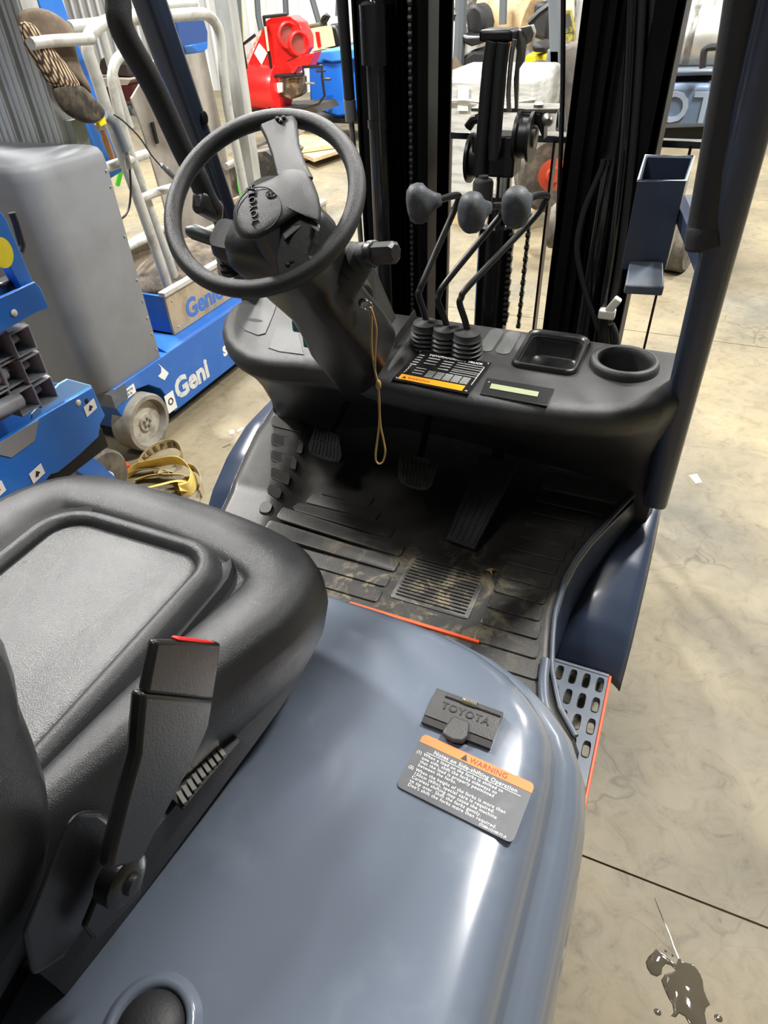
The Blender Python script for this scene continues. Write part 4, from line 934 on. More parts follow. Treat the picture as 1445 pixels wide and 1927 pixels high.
obj('bracket_top', MB().bb(Cc(914, 60).x, Cc(976, 60).x, yc - .06, yc + .02, Cc(940, 76).z, Cc(940, 52).z), M_black, brk, bevel=.008, seg=3)
tubes([(928, 78), (922, 110), (915, 180), (908, 260), (902, 330)], yc - .055, .0175)
tubes([(948, 80), (944, 110), (938, 180), (933, 245), (930, 300)], yc - .06, .0165)
tubes([(968, 74), (962, 110), (957, 170), (958, 210)], yc - .05, .006, 'hydraulic_pipe', M_steel)
kc_ = at(909, 350, y=1.62)
KP = obj('tilt_lever_cap', MB().lathe([(.024, -.06), (.024, .008), (.021, .014), (.012, .017), (.011, .022), (.001, .023)], kc_, (0, 0, 1), 24), M_plastic, T)
obj('cross_member', MB().bb(-.9, -.11, 1.97, 2.02, .35, .55).bb(-.9, -.11, 1.97, 2.02, 2.6, 2.8), M_gloss, T)
# --- carriage backrest
yb = 2.4
LBR = obj('load_backrest', MB().bb(-1.02, .05, yb, yb + .035, 1.352, 1.372), M_gloss, T, bevel=.002)
for x in (-1.0, -.82, -.455, -.045):
    obj('backrest_bar', MB().bb(x - .004, x + .004, yb, yb + .05, .2, 1.36), mat('dark_maroon_black', srgb(40, 20, 20), .4), LBR)
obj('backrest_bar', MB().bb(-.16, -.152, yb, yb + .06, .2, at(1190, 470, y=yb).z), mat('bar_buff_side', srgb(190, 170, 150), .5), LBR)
obj('fork_carriage', MB().bb(-.98, -.02, 2.2, 2.26, .55, .66).bb(-.98, -.02, 2.2, 2.26, .15, .25), M_gloss, T)
for x in (-.95, -.87):
    pass

# ================================================================== MAST LIFT (blue base, grey cover) on the left
XF = -2.235
ML_ = thing('mast_lift', (-2.6, 2.9, 0), 'blue vertical mast lift with tall grey cover, one wheel showing beside the forklift', 'lift')
chs = [(1.965, .12), (1.90, .30), (1.93, .375), (4.2, .375), (4.2, .07), (2.26, .07), (2.245, .14), (2.21, .23), (2.14, .29), (2.05, .31), (1.98, .26)]
CH = obj('chassis', MB().prism([(XF, y, z) for y, z in chs], (-.72, 0, 0)), M_blue2, ML_, bevel=.004)
obj('chassis_bevel', MB().prism([(XF, 2.32, .376), (XF, 4.2, .376), (XF - .06, 4.2, .40), (XF - .06, 2.32, .40)], (-.3, 0, 0)), M_blue2, CH)
WH = obj('wheel', MB().lathe([(.05, -.075), (.132, -.07), (.143, -.06), (.143, .035), (.136, .045), (.116, .046), (.112, .03), (.103, .012), (.05, .010), (.035, .012)], (XF - .0, 2.035, .145), (1, 0, 0), 48), M_whgrey, ML_, smooth=40)
obj('hub_disc', MB().lathe([(.103, .0), (.103, .014), (.045, .016), (.042, .026), (.001, .027)], (XF, 2.035, .145), (1, 0, 0), 32), mat('pale_hub', srgb(176, 172, 160), .5, mix=srgb(140, 132, 116), mscale=20), WH)
for k in range(5):
    a = k * 2 * PI / 5
    obj('lug_nut', MB().lathe([(.008, .02), (.008, .034), (.004, .036)], (XF, 2.035 + .02 * math.cos(a), .145 + .02 * math.sin(a)), (1, 0, 0), 6), M_steel, WH, smooth=0)
obj('fork_guard', MB().prism([(XF + .004, 1.90, .29), (XF + .004, 1.90, .36), (XF + .004, 1.93, .372), (XF + .004, 2.0, .372), (XF + .004, 1.99, .3)], (-.1, 0, 0)), M_steelpaint, ML_)
def cov(z, r0=0, ex=0):
    # plan of the tall cover, rounded at its near corner
    x0, x1, y0, y1 = XF - .01 + ex * 0, -3.05, 1.86, 2.275
    pts = [(x0, y1)]; r = .10
    for k in range(8):
        a = -PI / 2 * k / 7; pts.append((x0 - r + r * math.cos(a), y0 + r + r * math.sin(a)))
    pts += [(x1, y0), (x1, y1)]
    cxm, cym = (x0 + x1) / 2, (y0 + y1) / 2
    return [(cxm + (x - cxm) * (1 - r0), cym + (y - cym) * (1 - r0 * 1.3), z) for x, y in pts]
obj('grey_cover', MB().loft([cov(.36, .02), cov(.375), cov(.8), cov(1.24), cov(1.275, .01), cov(1.295, .035), cov(1.305, .08), cov(1.31, .2)]), M_cover, ML_, smooth=50)
for z in (1.21, 1.15, .95, .76, .66, .58, .50, .42):
    obj('cover_screw', MB().ball((XF - .008, 2.262, z), (.003, .006, .006), 8, 5), M_chrome, ML_)
# extruded mast columns
for k, (px0, px1, yy, zt_) in enumerate([(-70, 35, 2.16, 3), (-10, 60, 2.2, 3), (35, 90, 2.24, 3), (75, 122, 2.28, 3)]):
    pass
for k in range(5):
    xk = -2.40 - k * .11; y0 = 2.235 - k * .014
    m = MB().bb(xk - .102, xk - .002, y0, y0 + .08, 1.28, 2.4)
    for j in range(3): m.bb(xk - .095 + j * .034, xk - .078 + j * .034, y0 - .007, y0 + .01, 1.28, 2.4)
    obj('mast_section', m, M_alu, ML_, bevel=.001)
obj('mast_section', MB().bb(-2.40, -2.365, 2.27, 2.34, 1.28, 1.385), mat('grey_green_section', srgb(128, 134, 124), .5), ML_)
obj('blue_mast_cover', MB().bb(-2.95, -2.86, 1.98, 2.08, 1.26, 2.3), M_blue, ML_)
# platform
obj('toe_board', MB().bb(XF - .07, XF - .055, 2.46, 4.2, .40, .60), M_tan, ML_, bevel=.002)
obj('toe_board', MB().bb(-3.0, XF - .07, 2.46, 2.475, .40, .60), M_blue2, ML_)
obj('toe_board', MB().bb(-3.0, -2.985, 2.46, 4.2, .40, .60), M_tan, ML_)
obj('board_cap', MB().bb(XF - .085, XF - .045, 2.45, 4.2, .60, .625), M_rail, ML_, bevel=.004)
obj('platform_floor', MB().bb(-3.0, XF - .07, 2.46, 4.2, .39, .41), mat('grubby_deck', srgb(120, 108, 90), .7, mix=srgb(86, 74, 60), mscale=10), ML_)
for (x, y) in ((2.50, .565), (2.50, .43)): obj('board_screw', MB().ball((XF - .055, x, y), .006, 8, 5), M_chrome, ML_)
lettering('brand_lettering', 'Genie', .135, (XF - .054, 2.585, .435), (0, 1, 0), (0, -.06, 1), mat('print_blue', srgb(60, 112, 190), .5), ML_, .0006, bold=.004)
lg = lettering('brand_lettering', 'Geni', .15, (XF + .0012, 2.30, .118), (0, 1, 0), (0, 0, 1), mat('worn_white_print', srgb(214, 214, 208), .6, mix=srgb(150, 170, 200), mscale=30, mlo=.5, mhi=.7), ML_, .0006, bold=.006)
for (y, s) in ((2.74, 's'), (2.85, ',')):
    lettering('brand_lettering', s, .11, (XF + .0012, y, .16), (0, 1, 0), (0, 0, 1), M_white, ML_, .0006, bold=.004)
obj('flaked_decal', MB().prism([(XF + .001, y, z) for y, z in ((2.215, .30), (2.24, .305), (2.25, .33), (2.235, .36), (2.25, .34), (2.29, .28), (2.25, .26), (2.23, .28))], (.001, 0, 0)), M_white, ML_)
obj('decal', MB().prism([(XF + .001, y, z) for y, z in ((1.965, .295), (2.05, .30), (2.05, .345), (1.965, .34))], (.001, 0, 0)), M_white, ML_, smooth=0)
lettering('decal_lettering', 'Capacity', .018, (XF + .0025, 1.975, .325), (0, 1, 0), (0, 0, 1), M_blackprint, ML_, .0003)
lettering('decal_lettering', '300 lb', .018, (XF + .0025, 1.98, .305), (0, 1, 0), (0, 0, 1), M_blackprint, ML_, .0003)
obj('decal', MB().prism([(XF + .001, y, z) for y, z in ((2.215, .085), (2.285, .085), (2.285, .185), (2.215, .185))], (.001, 0, 0)), M_white, ML_, smooth=0)
obj('decal_ring', MB().tube([(XF + .003, 2.25 + .016 * math.cos(t * PI / 8), .14 + .016 * math.sin(t * PI / 8)) for t in range(16)], .003, 5, closed=True), M_blackprint, ML_)
# cage tubes, surveyed on the two long sides of the platform
def rail(pts, X, r=.0235, k=4, name='guard_rail', m=M_rail, par=None): return obj(name, MB().tube(smoothpath([at(x, y, x=X) for x, y in pts], k), r, 12), m, par or ML_, smooth=80)
rail([(322, 558), (300, 490), (262, 380), (215, 250), (180, 140), (165, 95), (168, 68), (185, 50), (215, 38), (300, 32), (370, 26), (392, 30), (408, 48), (416, 80), (421, 140), (430, 210), (446, 290), (462, 370)], -2.45, .026)
rail([(335, 545), (322, 500), (285, 400), (240, 270), (214, 170), (212, 135), (222, 110), (240, 98), (262, 96)], -2.5, .022)
rail([(58, 82), (100, 77), (172, 73)], -2.29, .020, 2)
rail([(130, 52), (230, 38), (300, 12), (365, 8)], -3.05, .03, 2)
rail([(192, 318), (235, 303), (275, 290)], -2.5, .022, 2)
rail([(263, 374), (300, 360), (345, 347)], -2.46, .020, 2)
rail([(425, 314), (445, 304), (462, 296)], -2.9, .022, 2)
rail([(240, 462), (280, 440), (322, 428)], -2.9, .022, 2)
rail([(190, 55), (200, 90), (222, 170), (245, 240)], -3.0, .022)
rail([(376, 440), (402, 428), (425, 418)], -2.6, .018, 2)
rail([(232, 470), (270, 452), (300, 440)], -2.75, .02, 2)
obj('cage_post', MB().bar(at(421, -20, x=-2.72), at(482, 400, x=-2.72), .10, .085, up=(0, 1, 0)), M_alu, ML_, bevel=.003)
# battered sheet panel closing the cage
sp = [(247, 185), (262, 160), (300, 95), (385, 92), (420, 250), (440, 380), (440, 480), (340, 520), (308, 380), (270, 250)]
pn = obj('sheet_panel', MB().prism([at(x, y, x=-2.95) for x, y in sp], (-.012, 0, 0)), mat('scuffed_grey_sheet', srgb(172, 164, 154), .5, .1, mix=srgb(140, 134, 126), mscale=5, mlo=.4, mhi=.7), ML_, bevel=.004)
for a, b in (((286, 230), (296, 270)), ((330, 190), (338, 245)), ((338, 226), (345, 256))):
    obj('panel_slot', MB().bar(at(*a, x=-2.935), at(*b, x=-2.935), .012, .02, up=(0, 1, 0)), M_slot, pn)
# blue control box and controller on the cage
bx = [(330, 38), (384, 34), (392, 60), (392, 92), (384, 98), (350, 102), (340, 100)]
obj('control_box', MB().prism([at(x, y, x=-2.60) for x, y in bx], (-.10, 0, 0)), mat('deep_blue_plastic', srgb(16, 66, 136), .25, coat=.5), ML_, bevel=.01, seg=3)
obj('box_lip', MB().prism([at(x, y, x=-2.595) for x, y in ((346, 86), (392, 78), (391, 92), (384, 98), (351, 103))], (-.02, 0, 0)), M_blue, ML_, bevel=.006)
rail([(196, 218), (205, 224), (214, 232), (222, 248), (230, 268), (236, 285)], -2.40, .020, 4, 'controller_handle', mat('slate_grip', srgb(104, 112, 122), .5))
rail([(236, 284), (240, 300), (244, 318)], -2.40, .012, 3, 'cable_gland', M_steel)
rail([(244, 318), (246, 350), (244, 385), (236, 405), (222, 415)], -2.40, .005, 5, 'cable', M_black)
rail([(214, 216), (232, 228), (262, 258), (285, 292), (302, 312)], -2.38, .0035, 5, 'cable', M_black)
rail([(303, 310), (318, 325), (335, 341)], -2.38, .011, 3, 'coiled_cable', M_greymast)
for k in range(7): rail([(312 + k * 3.6, 318 + k * 3.4), (315 + k * 3.6, 321 + k * 3.4)], -2.38, .0145, 1, 'cable_coil', M_greymast)
# clutter on the platform
obj('folded_tarp', MB().ball((-2.62, 3.15, .50), (.28, .5, .13), 20, 12), mat('dull_canvas', srgb(110, 98, 82), .9, mix=srgb(60, 54, 48), mscale=9, mlo=.4, mhi=.6, bump=.8, bscale=20), ML_, smooth=80)

# items standing near or hung on the lift
hm = thing('hammer', tuple(at(205, 290, x=-2.62)), 'wooden-handled hammer with yellow grip hung beside the grey mast cover', 'hammer')
obj('handle', MB().tube([at(192, 242, x=-2.62), at(198, 262, x=-2.62), at(212, 298, x=-2.62)], [.012, .017, .014], 12), mat('worn_hickory', srgb(166, 118, 66), .6, mix=srgb(126, 84, 44), mscale=12, stretch=(4, 4, 1)), hm, smooth=80)
obj('hammer_head', MB().bar(at(182, 240, x=-2.62), at(203, 236, x=-2.62), .03, .028), M_steel, hm, bevel=.004)
# jacket draped over the rail
jk = thing('jacket', tuple(at(110, 235, x=-2.40)), 'brown canvas jacket with plaid sleeve draped over the cage rail', 'jacket')
def cloth(pxrings, X, th, m, name, par, nrm=.012):
    # pxrings: rows of (left px,py,right px,py); a rounded, slightly wrinkled volume
    rings = []
    for i, (ax_, ay_, bx_, by_) in enumerate(pxrings):
        A = at(ax_, ay_, x=X); B = at(bx_, by_, x=X); c = (A + B) / 2; h = (B - A) / 2; dpt = Vector((1, 0, 0)); n = 20; ring = []
        for k in range(n):
            t = 2 * PI * k / n
            w = 1 + .07 * math.sin(3 * t + i * 1.1) * math.cos(i * .9)
            ring.append(c + h * math.cos(t) * w + dpt * math.sin(t) * th * w)
        rings.append(ring)
    return obj(name, MB().loft(rings), m, par, smooth=80, sub=1)
cloth([(36, 24, 56, 12), (34, 40, 92, 18), (40, 66, 116, 34), (50, 84, 132, 50), (62, 100, 137, 66), (80, 116, 140, 86), (100, 132, 143, 108), (118, 138, 150, 132), (135, 155, 160, 150), (160, 180, 172, 178)], -2.355, .035, M_jacket, 'jacket_body', jk)
cloth([(36, 38, 56, 40), (42, 62, 74, 66), (48, 88, 98, 90), (58, 108, 114, 112), (70, 128, 130, 130), (84, 148, 142, 148), (98, 168, 156, 166)], -2.315, .03, M_plaid, 'plaid_sleeve', jk)
cloth([(94, 158, 150, 158), (100, 178, 162, 170), (110, 200, 176, 184), (126, 218, 186, 196), (150, 230, 194, 206), (172, 236, 197, 216)], -2.315, .03, M_glove, 'dark_cuff', jk)
obj('yellow_tab', MB().prism([at(x, y, x=-2.30) for x, y in ((184, 228), (197, 220), (201, 232), (190, 238))], (-.02, 0, 0)), M_yellow, jk)
# bright blue post and green tape seen behind the cage
tag(obj('blue_post', MB().bar(at(70, -30, x=-3.3), at(205, 330, x=-3.3), .10, .16, up=(0, 1, 0)), M_blue, None, bevel=.004), 'bright blue steel post behind the cage and the draped jacket', 'post')

# ================================================================== SCISSOR LIFT at the left edge
XS = -1.85
SL = thing('scissor_lift', (-2.1, .9, 0), 'bright blue scissor lift with folded grey arms at the left edge', 'lift')
def xprism(pts, X, th, m, name, par=None, bevel=.003, **k): return obj(name, MB().prism([at(x, y, x=X) for x, y in pts], (-th, 0, 0)), m, par or SL, bevel=bevel, **k)
xprism([(-260, 985), (0, 833), (73, 787), (128, 755), (174, 729), (198, 782), (189, 798), (186, 822), (150, 856), (110, 889), (96, 893), (86, 905), (58, 913), (0, 942), (-260, 1080)], XS, .02, M_blue, 'chassis_side')
xprism([(-100, 910), (0, 833), (73, 790), (66, 829), (22, 861), (0, 856), (-100, 925)], XS + .003, .003, M_cover, 'grey_decal_panel', bevel=0, smooth=0)
xprism([(112, 722), (128, 713), (172, 725), (174, 730), (128, 756), (60, 795), (60, 780)], XS - .14, .01, mat('pale_blue_edge', srgb(120, 160, 200), .4), 'inner_wall')
xprism([(-260, 880), (100, 720), (172, 728), (174, 760), (-260, 1000)], XS - .30, .02, M_blue2, 'chassis_side')
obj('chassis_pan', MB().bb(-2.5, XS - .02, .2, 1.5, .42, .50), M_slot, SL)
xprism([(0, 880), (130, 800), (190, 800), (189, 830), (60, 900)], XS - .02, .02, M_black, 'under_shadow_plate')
for x, y in ((147, 758), (0, 0)):
    if x: obj('round_bolt', MB().ball(at(x, y, x=XS), (.006, .012, .012), 14, 8), M_whiteplastic, SL, smooth=80)
obj('hole', MB().ball(at(163, 755, x=XS), (.003, .009, .011), 12, 6), M_slot, SL)
for (x, y) in ((170, 768), (70, 892), (-5, 925)):
    p = at(x, y, x=XS + .001); R = Matrix.Rotation(0, 3, 'X')
    dcl = obj('decal', MB().prism([p + Vector((0, a, b)) for a, b in ((-.028, -.022), (.028, -.014), (.028, .026), (-.028, .018))], (.0015, 0, 0)), M_white, SL, smooth=0)
    obj('decal_print', MB().prism([p + Vector((.002, a, b)) for a, b in ((-.012, -.006), (0, .014), (.013, .0), (.004, -.002), (0, -.008))], (.0006, 0, 0)), M_blackprint, dcl, smooth=0)
# folded arms: open square tube ends with pins
for (x, y) in ((45, 643), (65, 692), (87, 738), (12, 655), (32, 704), (52, 754), (-22, 670), (-4, 716), (14, 765)):
    c = at(x, y, x=XS - .05); w = .041; h_ = .042; th = .006; yv = Vector((0, 1, -.0)); zv = Vector((0, 0, 1))
    if x < 40 : c = c + Vector((-.015, 0, 0))
    f = lambda a, b, dx: c + yv * a + zv * b + Vector((dx, 0, 0))
    ro = [f(a * w, b * h_, 0) for a, b in ((-1, -1), (1, -1), (1, 1), (-1, 1))]; ri = [f(a * (w - th), b * (h_ - th), 0) for a, b in ((-1, -1), (1, -1), (1, 1), (-1, 1))]
    m = MB().loft([[p + Vector((-.12, 0, 0)) for p in ro], ro, ri, [p + Vector((-.11, 0, 0)) for p in ri]])
    A = obj('scissor_arm', m, M_armgrey, SL, smooth=0, bevel=.003)
    obj('arm_pin', MB().tube([c + Vector((-.05, -.04, -.006)), c + Vector((-.045, .012, .004))], .014, 12), M_armgrey, A)
    if x > 40: obj('pin_end', MB().lathe([(.02, 0), (.022, .01), (.012, .014)], c + Vector((-.04, .042, .02)), (0, 1, 0), 14), M_steel, A)
obj('lift_cylinder', MB().tube([at(-60, 800, x=XS - .06), at(36, 752, x=XS - .06)], .028, 16), M_armgrey, SL)
obj('lift_cylinder', MB().tube([at(-60, 745, x=XS - .1), at(6, 700, x=XS - .1)], .026, 16), M_armgrey, SL)
# deck corner with step post
xprism([(-120, 560), (0, 560), (66, 530), (76, 541), (93, 580), (70, 588), (0, 628), (-120, 700)], XS + .02, .012, M_blue, 'deck_side')
xprism([(-60, 330), (0, 396), (12, 412), (63, 531), (40, 542), (0, 470), (-60, 470)], XS - .005, .04, M_blue, 'deck_post')
obj('deck_plate', MB().bb(-2.3, XS, .6, 1.44, 1.03, 1.05), M_blue2, SL)
obj('round_bolt', MB().ball(at(27, 589, x=XS + .022), (.005, .011, .011), 12, 8), M_whiteplastic, SL, smooth=80)
obj('foot_switch', MB().box(at(22, 536, x=XS - .06), (.06, .11, .05)), M_black, SL, bevel=.012, seg=3)
tag(obj('yellow_blue_reel', MB().lathe([(.015, 0), (.04, .002), (.042, .03), (.015, .032)], at(-12, 475, x=XS + .03), (1, .2, 0), 24), M_yellow, None), 'yellow tape reel standing on the blue scissor lift deck', 'reel')
obj('handle_bracket', MB().tube([at(22, 400, x=XS - .12), at(30, 420, x=XS - .12), at(42, 462, x=XS - .12), at(38, 475, x=XS - .12)], .012, 10), M_black, SL)
lw = at(190, 870, z=0.02)
LW = obj('wheel', MB().lathe([(.02, -.05), (.11, -.05), (.125, -.04), (.125, .04), (.115, .05), (.02, .04)], (-2.14, 1.62, .126), (1, 0, 0), 36), M_tire, SL)
obj('hub_cap', MB().lathe([(.03, .04), (.028, .056), (.005, .06)], (-2.14, 1.62, .126), (1, 0, 0), 16), M_whiteplastic, LW)
obj('axle_arm', MB().prism([(-2.07, y - .14, z) for y, z in ((1.5, .5), (1.62, .45), (1.72, .25), (1.78, .12), (1.70, .1), (1.6, .3), (1.5, .38))], (-.05, 0, 0)), M_blue2, SL)
# ================================================================== SMALL THINGS ON THE FLOOR
def ribbon(pts, w, m, name, par, up=Vector((0, 0, 1)), tilt=0., k=5):
    """webbing standing on edge or lying flat; pts are floor positions with heights"""
    P = smoothpath(pts, k); rings = []
    for i, p in enumerate(P):
        d = (P[min(i + 1, len(P) - 1)] - P[max(i - 1, 0)]).normalized(); s = d.cross(up).normalized() * .0015
        u = (up * math.cos(tilt) + d.cross(up).normalized() * math.sin(tilt)).normalized() * w / 2
        rings.append([p + u + s, p + u - s, p - u - s, p - u + s])
    return obj(name, MB().loft(rings), m, par, smooth=60)
def fz(x, y, z): return at(x, y, z=z)
s1 = thing('ratchet_strap', tuple(at(310, 880, z=0)), 'grey-tan strap printed KEEPER, looped on the floor beside the grey wheel', 'strap')
kp = [fz(262, 876, .03), fz(270, 862, .05), fz(285, 848, .07), fz(305, 838, .08), fz(325, 835, .075), fz(338, 842, .07), fz(343, 855, .05), fz(340, 865, .03), fz(330, 872, .025)]
rb = ribbon(kp, .05, M_strap2, 'webbing_loop', s1)
kd = (fz(318, 842, .06) - fz(270, 868, .06)).normalized()
for i, ch_ in enumerate('KEEPER'):
    p = smoothpath(kp, 5)[5 + i * 3]; q_ = smoothpath(kp, 5)[7 + i * 3]
    d = (q_ - p).normalized()
    lettering('lettering', ch_, .040, p - Vector((0, 0, .016)) + d.cross(Vector((0, 0, 1))) * .003, d, (0, 0, 1), mat('faded_print', srgb(84, 70, 52), .8), s1, .0004, bold=.0012)
s2 = thing('ratchet_strap', tuple(at(320, 915, z=0)), 'yellow webbing strap heaped on the floor behind the black seat', 'strap')
ribbon([fz(235, 898, .02), fz(258, 880, .04), fz(290, 872, .06), fz(325, 866, .085), fz(345, 870, .085), fz(360, 885, .06), fz(365, 900, .04), fz(358, 918, .03), fz(340, 925, .02)], .06, M_strap, 'webbing_loop', s2, tilt=.3)
ribbon([fz(255, 905, .01), fz(285, 895, .03), fz(320, 893, .04), fz(350, 895, .045), fz(356, 905, .02), fz(330, 920, .02)], .05, M_strap, 'webbing_loop', s2, tilt=.8)
ribbon([fz(355, 878, .07), fz(370, 885, .06), fz(380, 905, .04), fz(378, 930, .02)], .045, M_strap2, 'webbing_loop', s2, tilt=.1)
ribbon([fz(232, 895, .01), fz(265, 884, .03), fz(300, 882, .02), fz(320, 888, .015)], .05, M_strap2, 'webbing_loop', s2, tilt=.9)
ribbon([fz(290, 890, .04), fz(305, 884, .05), fz(300, 893, .05), fz(315, 888, .05), fz(322, 896, .03)], .02, M_strap2, 'folded_end', s2, tilt=.5)
ribbon([fz(250, 925, .03), fz(300, 912, .06), fz(340, 905, .05), fz(352, 925, .02)], .06, M_strap, 'webbing_loop', s2, tilt=1.1)
obj('red_hook_tip', MB().prism([fz(224, 882, .03), fz(231, 868, .05), fz(246, 880, .03), fz(236, 884, .03)], (0, 0, .02)), mat('safety_orange', srgb(240, 90, 50), .5), s2, bevel=.002)
def chip(pts, m, label, name='paper_scrap', z=.0006, th=.0012):
    return tag(obj(name, MB().prism([at(x, y, z=z) for x, y in pts], (0, 0, th)), m, None, smooth=0), label, 'scrap')
chip([(431, 811), (437, 809), (442, 812), (440, 816), (433, 817)], M_white, 'round white scrap on the floor, left one of two close together')
chip([(446, 810), (456, 804), (458, 807), (448, 813)], M_white, 'narrow white scrap on the floor just right of the round white scrap')
chip([(1296, 895), (1311, 892), (1321, 908), (1309, 910)], mat('cream_card', srgb(226, 214, 180), .7), 'square cream card scrap on the bare floor right of the blue pillar', 'card_scrap')
chip([(418, 842), (434, 834), (434, 837), (420, 843)], mat('dark_splinter', srgb(96, 82, 64), .8), 'dark brown splinter on the floor left of the forklift', 'splinter')
# puddle
pp = [(835, 1090), (848, 1062), (870, 1042), (886, 1022), (900, 1032), (930, 1050), (958, 1078), (985, 1100), (996, 1078), (1003, 1066), (1018, 1085), (1045, 1092), (1070, 1098), (1092, 1124), (1108, 1150), (1120, 1180), (1126, 1230), (1142, 1270), (1157, 1302), (1136, 1318), (1130, 1345), (1140, 1400), (1150, 1440), (1080, 1440), (1050, 1395), (1030, 1360), (1002, 1345), (985, 1365), (960, 1358), (975, 1340), (968, 1300), (945, 1262), (925, 1215), (912, 1180), (930, 1150), (970, 1140), (985, 1128), (960, 1105), (935, 1098), (918, 1118), (914, 1150), (890, 1162), (862, 1150), (842, 1120)]
ppx = [(900 + .377 * x, 1400 + .377 * y) for x, y in pp]
M_water = mat('dirty_water', srgb(84, 78, 66), .04, 0., spec=.9, coat=1.)
M_water.node_tree.nodes['Principled BSDF'].inputs['Coat Roughness'].default_value = .02
base_ = [at(x, y, z=.0) for x, y in ppx]
cen = sum(base_, Vector()) / len(base_)
def pinset(d, z):
    return [(p[0], p[1], z) for p in shrink([(v.x, v.y) for v in base_], d)]
def puddle_mesh(rings_):
    m = MB().loft(rings_, cap=False); return m
pm = MB().loft([pinset(0, .0002), pinset(.0012, .0018), pinset(.003, .0026)], cap=False, capend=True)
tag(obj('puddle', pm, M_water, None, smooth=80), 'dark irregular water puddle on the concrete at the lower right', 'puddle')
for i, (x, y, r, lb_) in enumerate([(895, 1338, .008, 'water drop left of the puddle tail'), (1198, 1368, .009, 'water drop right of the puddle tail'), (935, 1033, .003, 'tiny water drop above the puddle, upper of two'), (970, 1056, .003, 'tiny water drop above the puddle, lower of two')]):
    w = at(900 + .377 * x, 1400 + .377 * y, z=0)
    tag(obj('water_drop', MB().ball((w.x, w.y, .0005), (r, r * .8, .0016), 14, 6), M_water, None, smooth=80), lb_, 'drop', 'water drops round the puddle')
trk = [at(900 + .377 * x, 1400 + .377 * y, z=.0006) for x, y in ((880, 768), (900, 820), (925, 880), (955, 950), (975, 1010), (1000, 1070))]
tag(obj('water_trickle', MB().tube(trk, [.0005, .0009, .0012, .0008, .0009, .0008], 6), M_water, None), 'thin trickle of water running up from the puddle', 'water')

# ================================================================== FAR OBJECTS
def yprism(pts, Y, th, m, name, par, bevel=0., **k): return obj(name, MB().prism([at(x, y, y=Y) for x, y in pts], (0, th, 0)), m, par, bevel=bevel, **k)
def ytube(pts, Y, r, m, name, par, k=1, n=8): return obj(name, MB().tube(smoothpath([at(x, y, y=Y) for x, y in pts], k) if k > 1 else [at(x, y, y=Y) for x, y in pts], r, n), m, par)
# red heater blower in a black cage
YB = 8.5
RB = thing('blower', tuple(at(520, 225, y=YB)), 'red blower with two round grilles in a black tube cage', 'blower')
yprism([(462, 140), (470, 112), (486, 75), (500, 40), (512, 32), (545, 30), (562, 42), (574, 70), (575, 92), (566, 105), (540, 114), (549, 138), (551, 140)], YB, .22, M_red, 'blower_housing', RB, .02)
for (x, y, rx) in ((542, 66, .125), (562, 82, .118)):
    c = at(x, y, y=YB - .04); ax_ = Vector((.75, -.62, .1)).normalized()
    rg = obj('intake_ring', MB().lathe([(rx, -.1), (rx + .012, -.02), (rx + .012, .04), (rx - .01, .05), (rx - .025, .02), (rx - .03, -.05)], c, ax_, 32, cap=False), M_red, RB)
    obj('grille', MB().lathe([(.001, 0), (rx - .02, 0), (rx - .02, .01), (.001, .01)], c, ax_, 24), mat('brown_mesh', srgb(120, 50, 40), .6, bump=1., bscale=90), rg)
yprism([(538, 118), (560, 108), (592, 98), (580, 128), (560, 125), (552, 139), (545, 130)], YB - .1, .2, M_red, 'discharge_lip', RB, .01)
c = at(490, 165, y=YB + .1)
obj('barrel', MB().lathe([(.02, -.45), (.25, -.43), (.28, -.36), (.28, .28), (.26, .34), (.1, .36)], c, (1, -.08, 0), 32), M_red, RB)
yprism([(478, 100), (487, 82), (503, 100), (492, 122)], YB - .012, .01, M_white, 'white_diamond', RB)
for (x, y) in ((489, 62), (484, 72), (478, 84), (472, 95), (467, 106)): yprism([(x - 1, y - 4), (x + 3, y - 5), (x + 1, y + 6), (x - 3, y + 6)], YB - .014, .01, mat('pink_print', srgb(255, 170, 150), .6), 'print_mark', RB)
ytube([(496, 30), (503, 80), (508, 110), (512, 142)], YB - .06, .018, M_black, 'cage_tube', RB)
ytube([(496, 32), (540, 27)], YB - .06, .018, M_black, 'cage_tube', RB)
ytube([(480, 66), (457, 84), (461, 110), (467, 150), (472, 200)], YB - .06, .018, M_black, 'cage_tube', RB)
ytube([(466, 146), (571, 140)], YB - .06, .02, M_black, 'cage_tube', RB)
ytube([(571, 140), (570, 126), (606, 124), (606, 145), (611, 180), (600, 196), (575, 204), (470, 208)], YB - .1, .016, M_black, 'cage_tube', RB)
ytube([(506, 170), (508, 205)], YB - .12, .016, M_black, 'cage_tube', RB)
ytube([(595, 134), (612, 133)], YB - .1, .014, M_black, 'peg', RB); ytube([(575, 156), (592, 157)], YB - .1, .012, M_steel, 'peg', RB); ytube([(607, 149), (622, 149)], YB - .1, .014, M_black, 'peg', RB)
ytube([(499, 50), (505, 96)], YB - .09, .014, mat('pale_yellow_tube', srgb(240, 226, 170), .5), 'fuel_gauge_strip', RB)
yprism([(515, 150), (560, 146), (562, 178), (548, 188), (520, 180)], YB + .0, .25, mat('engine_brown', srgb(74, 60, 48), .6, mix=srgb(150, 130, 100), mscale=12), 'engine', RB, .02)
yprism([(519, 156), (530, 156), (530, 174), (522, 176)], YB - .05, .05, M_white, 'white_bottle', RB, .01)
yprism([(448, 205), (590, 200), (600, 212), (450, 218)], YB, .6, mat('dark_base', srgb(50, 46, 40), .7), 'base_frame', RB)
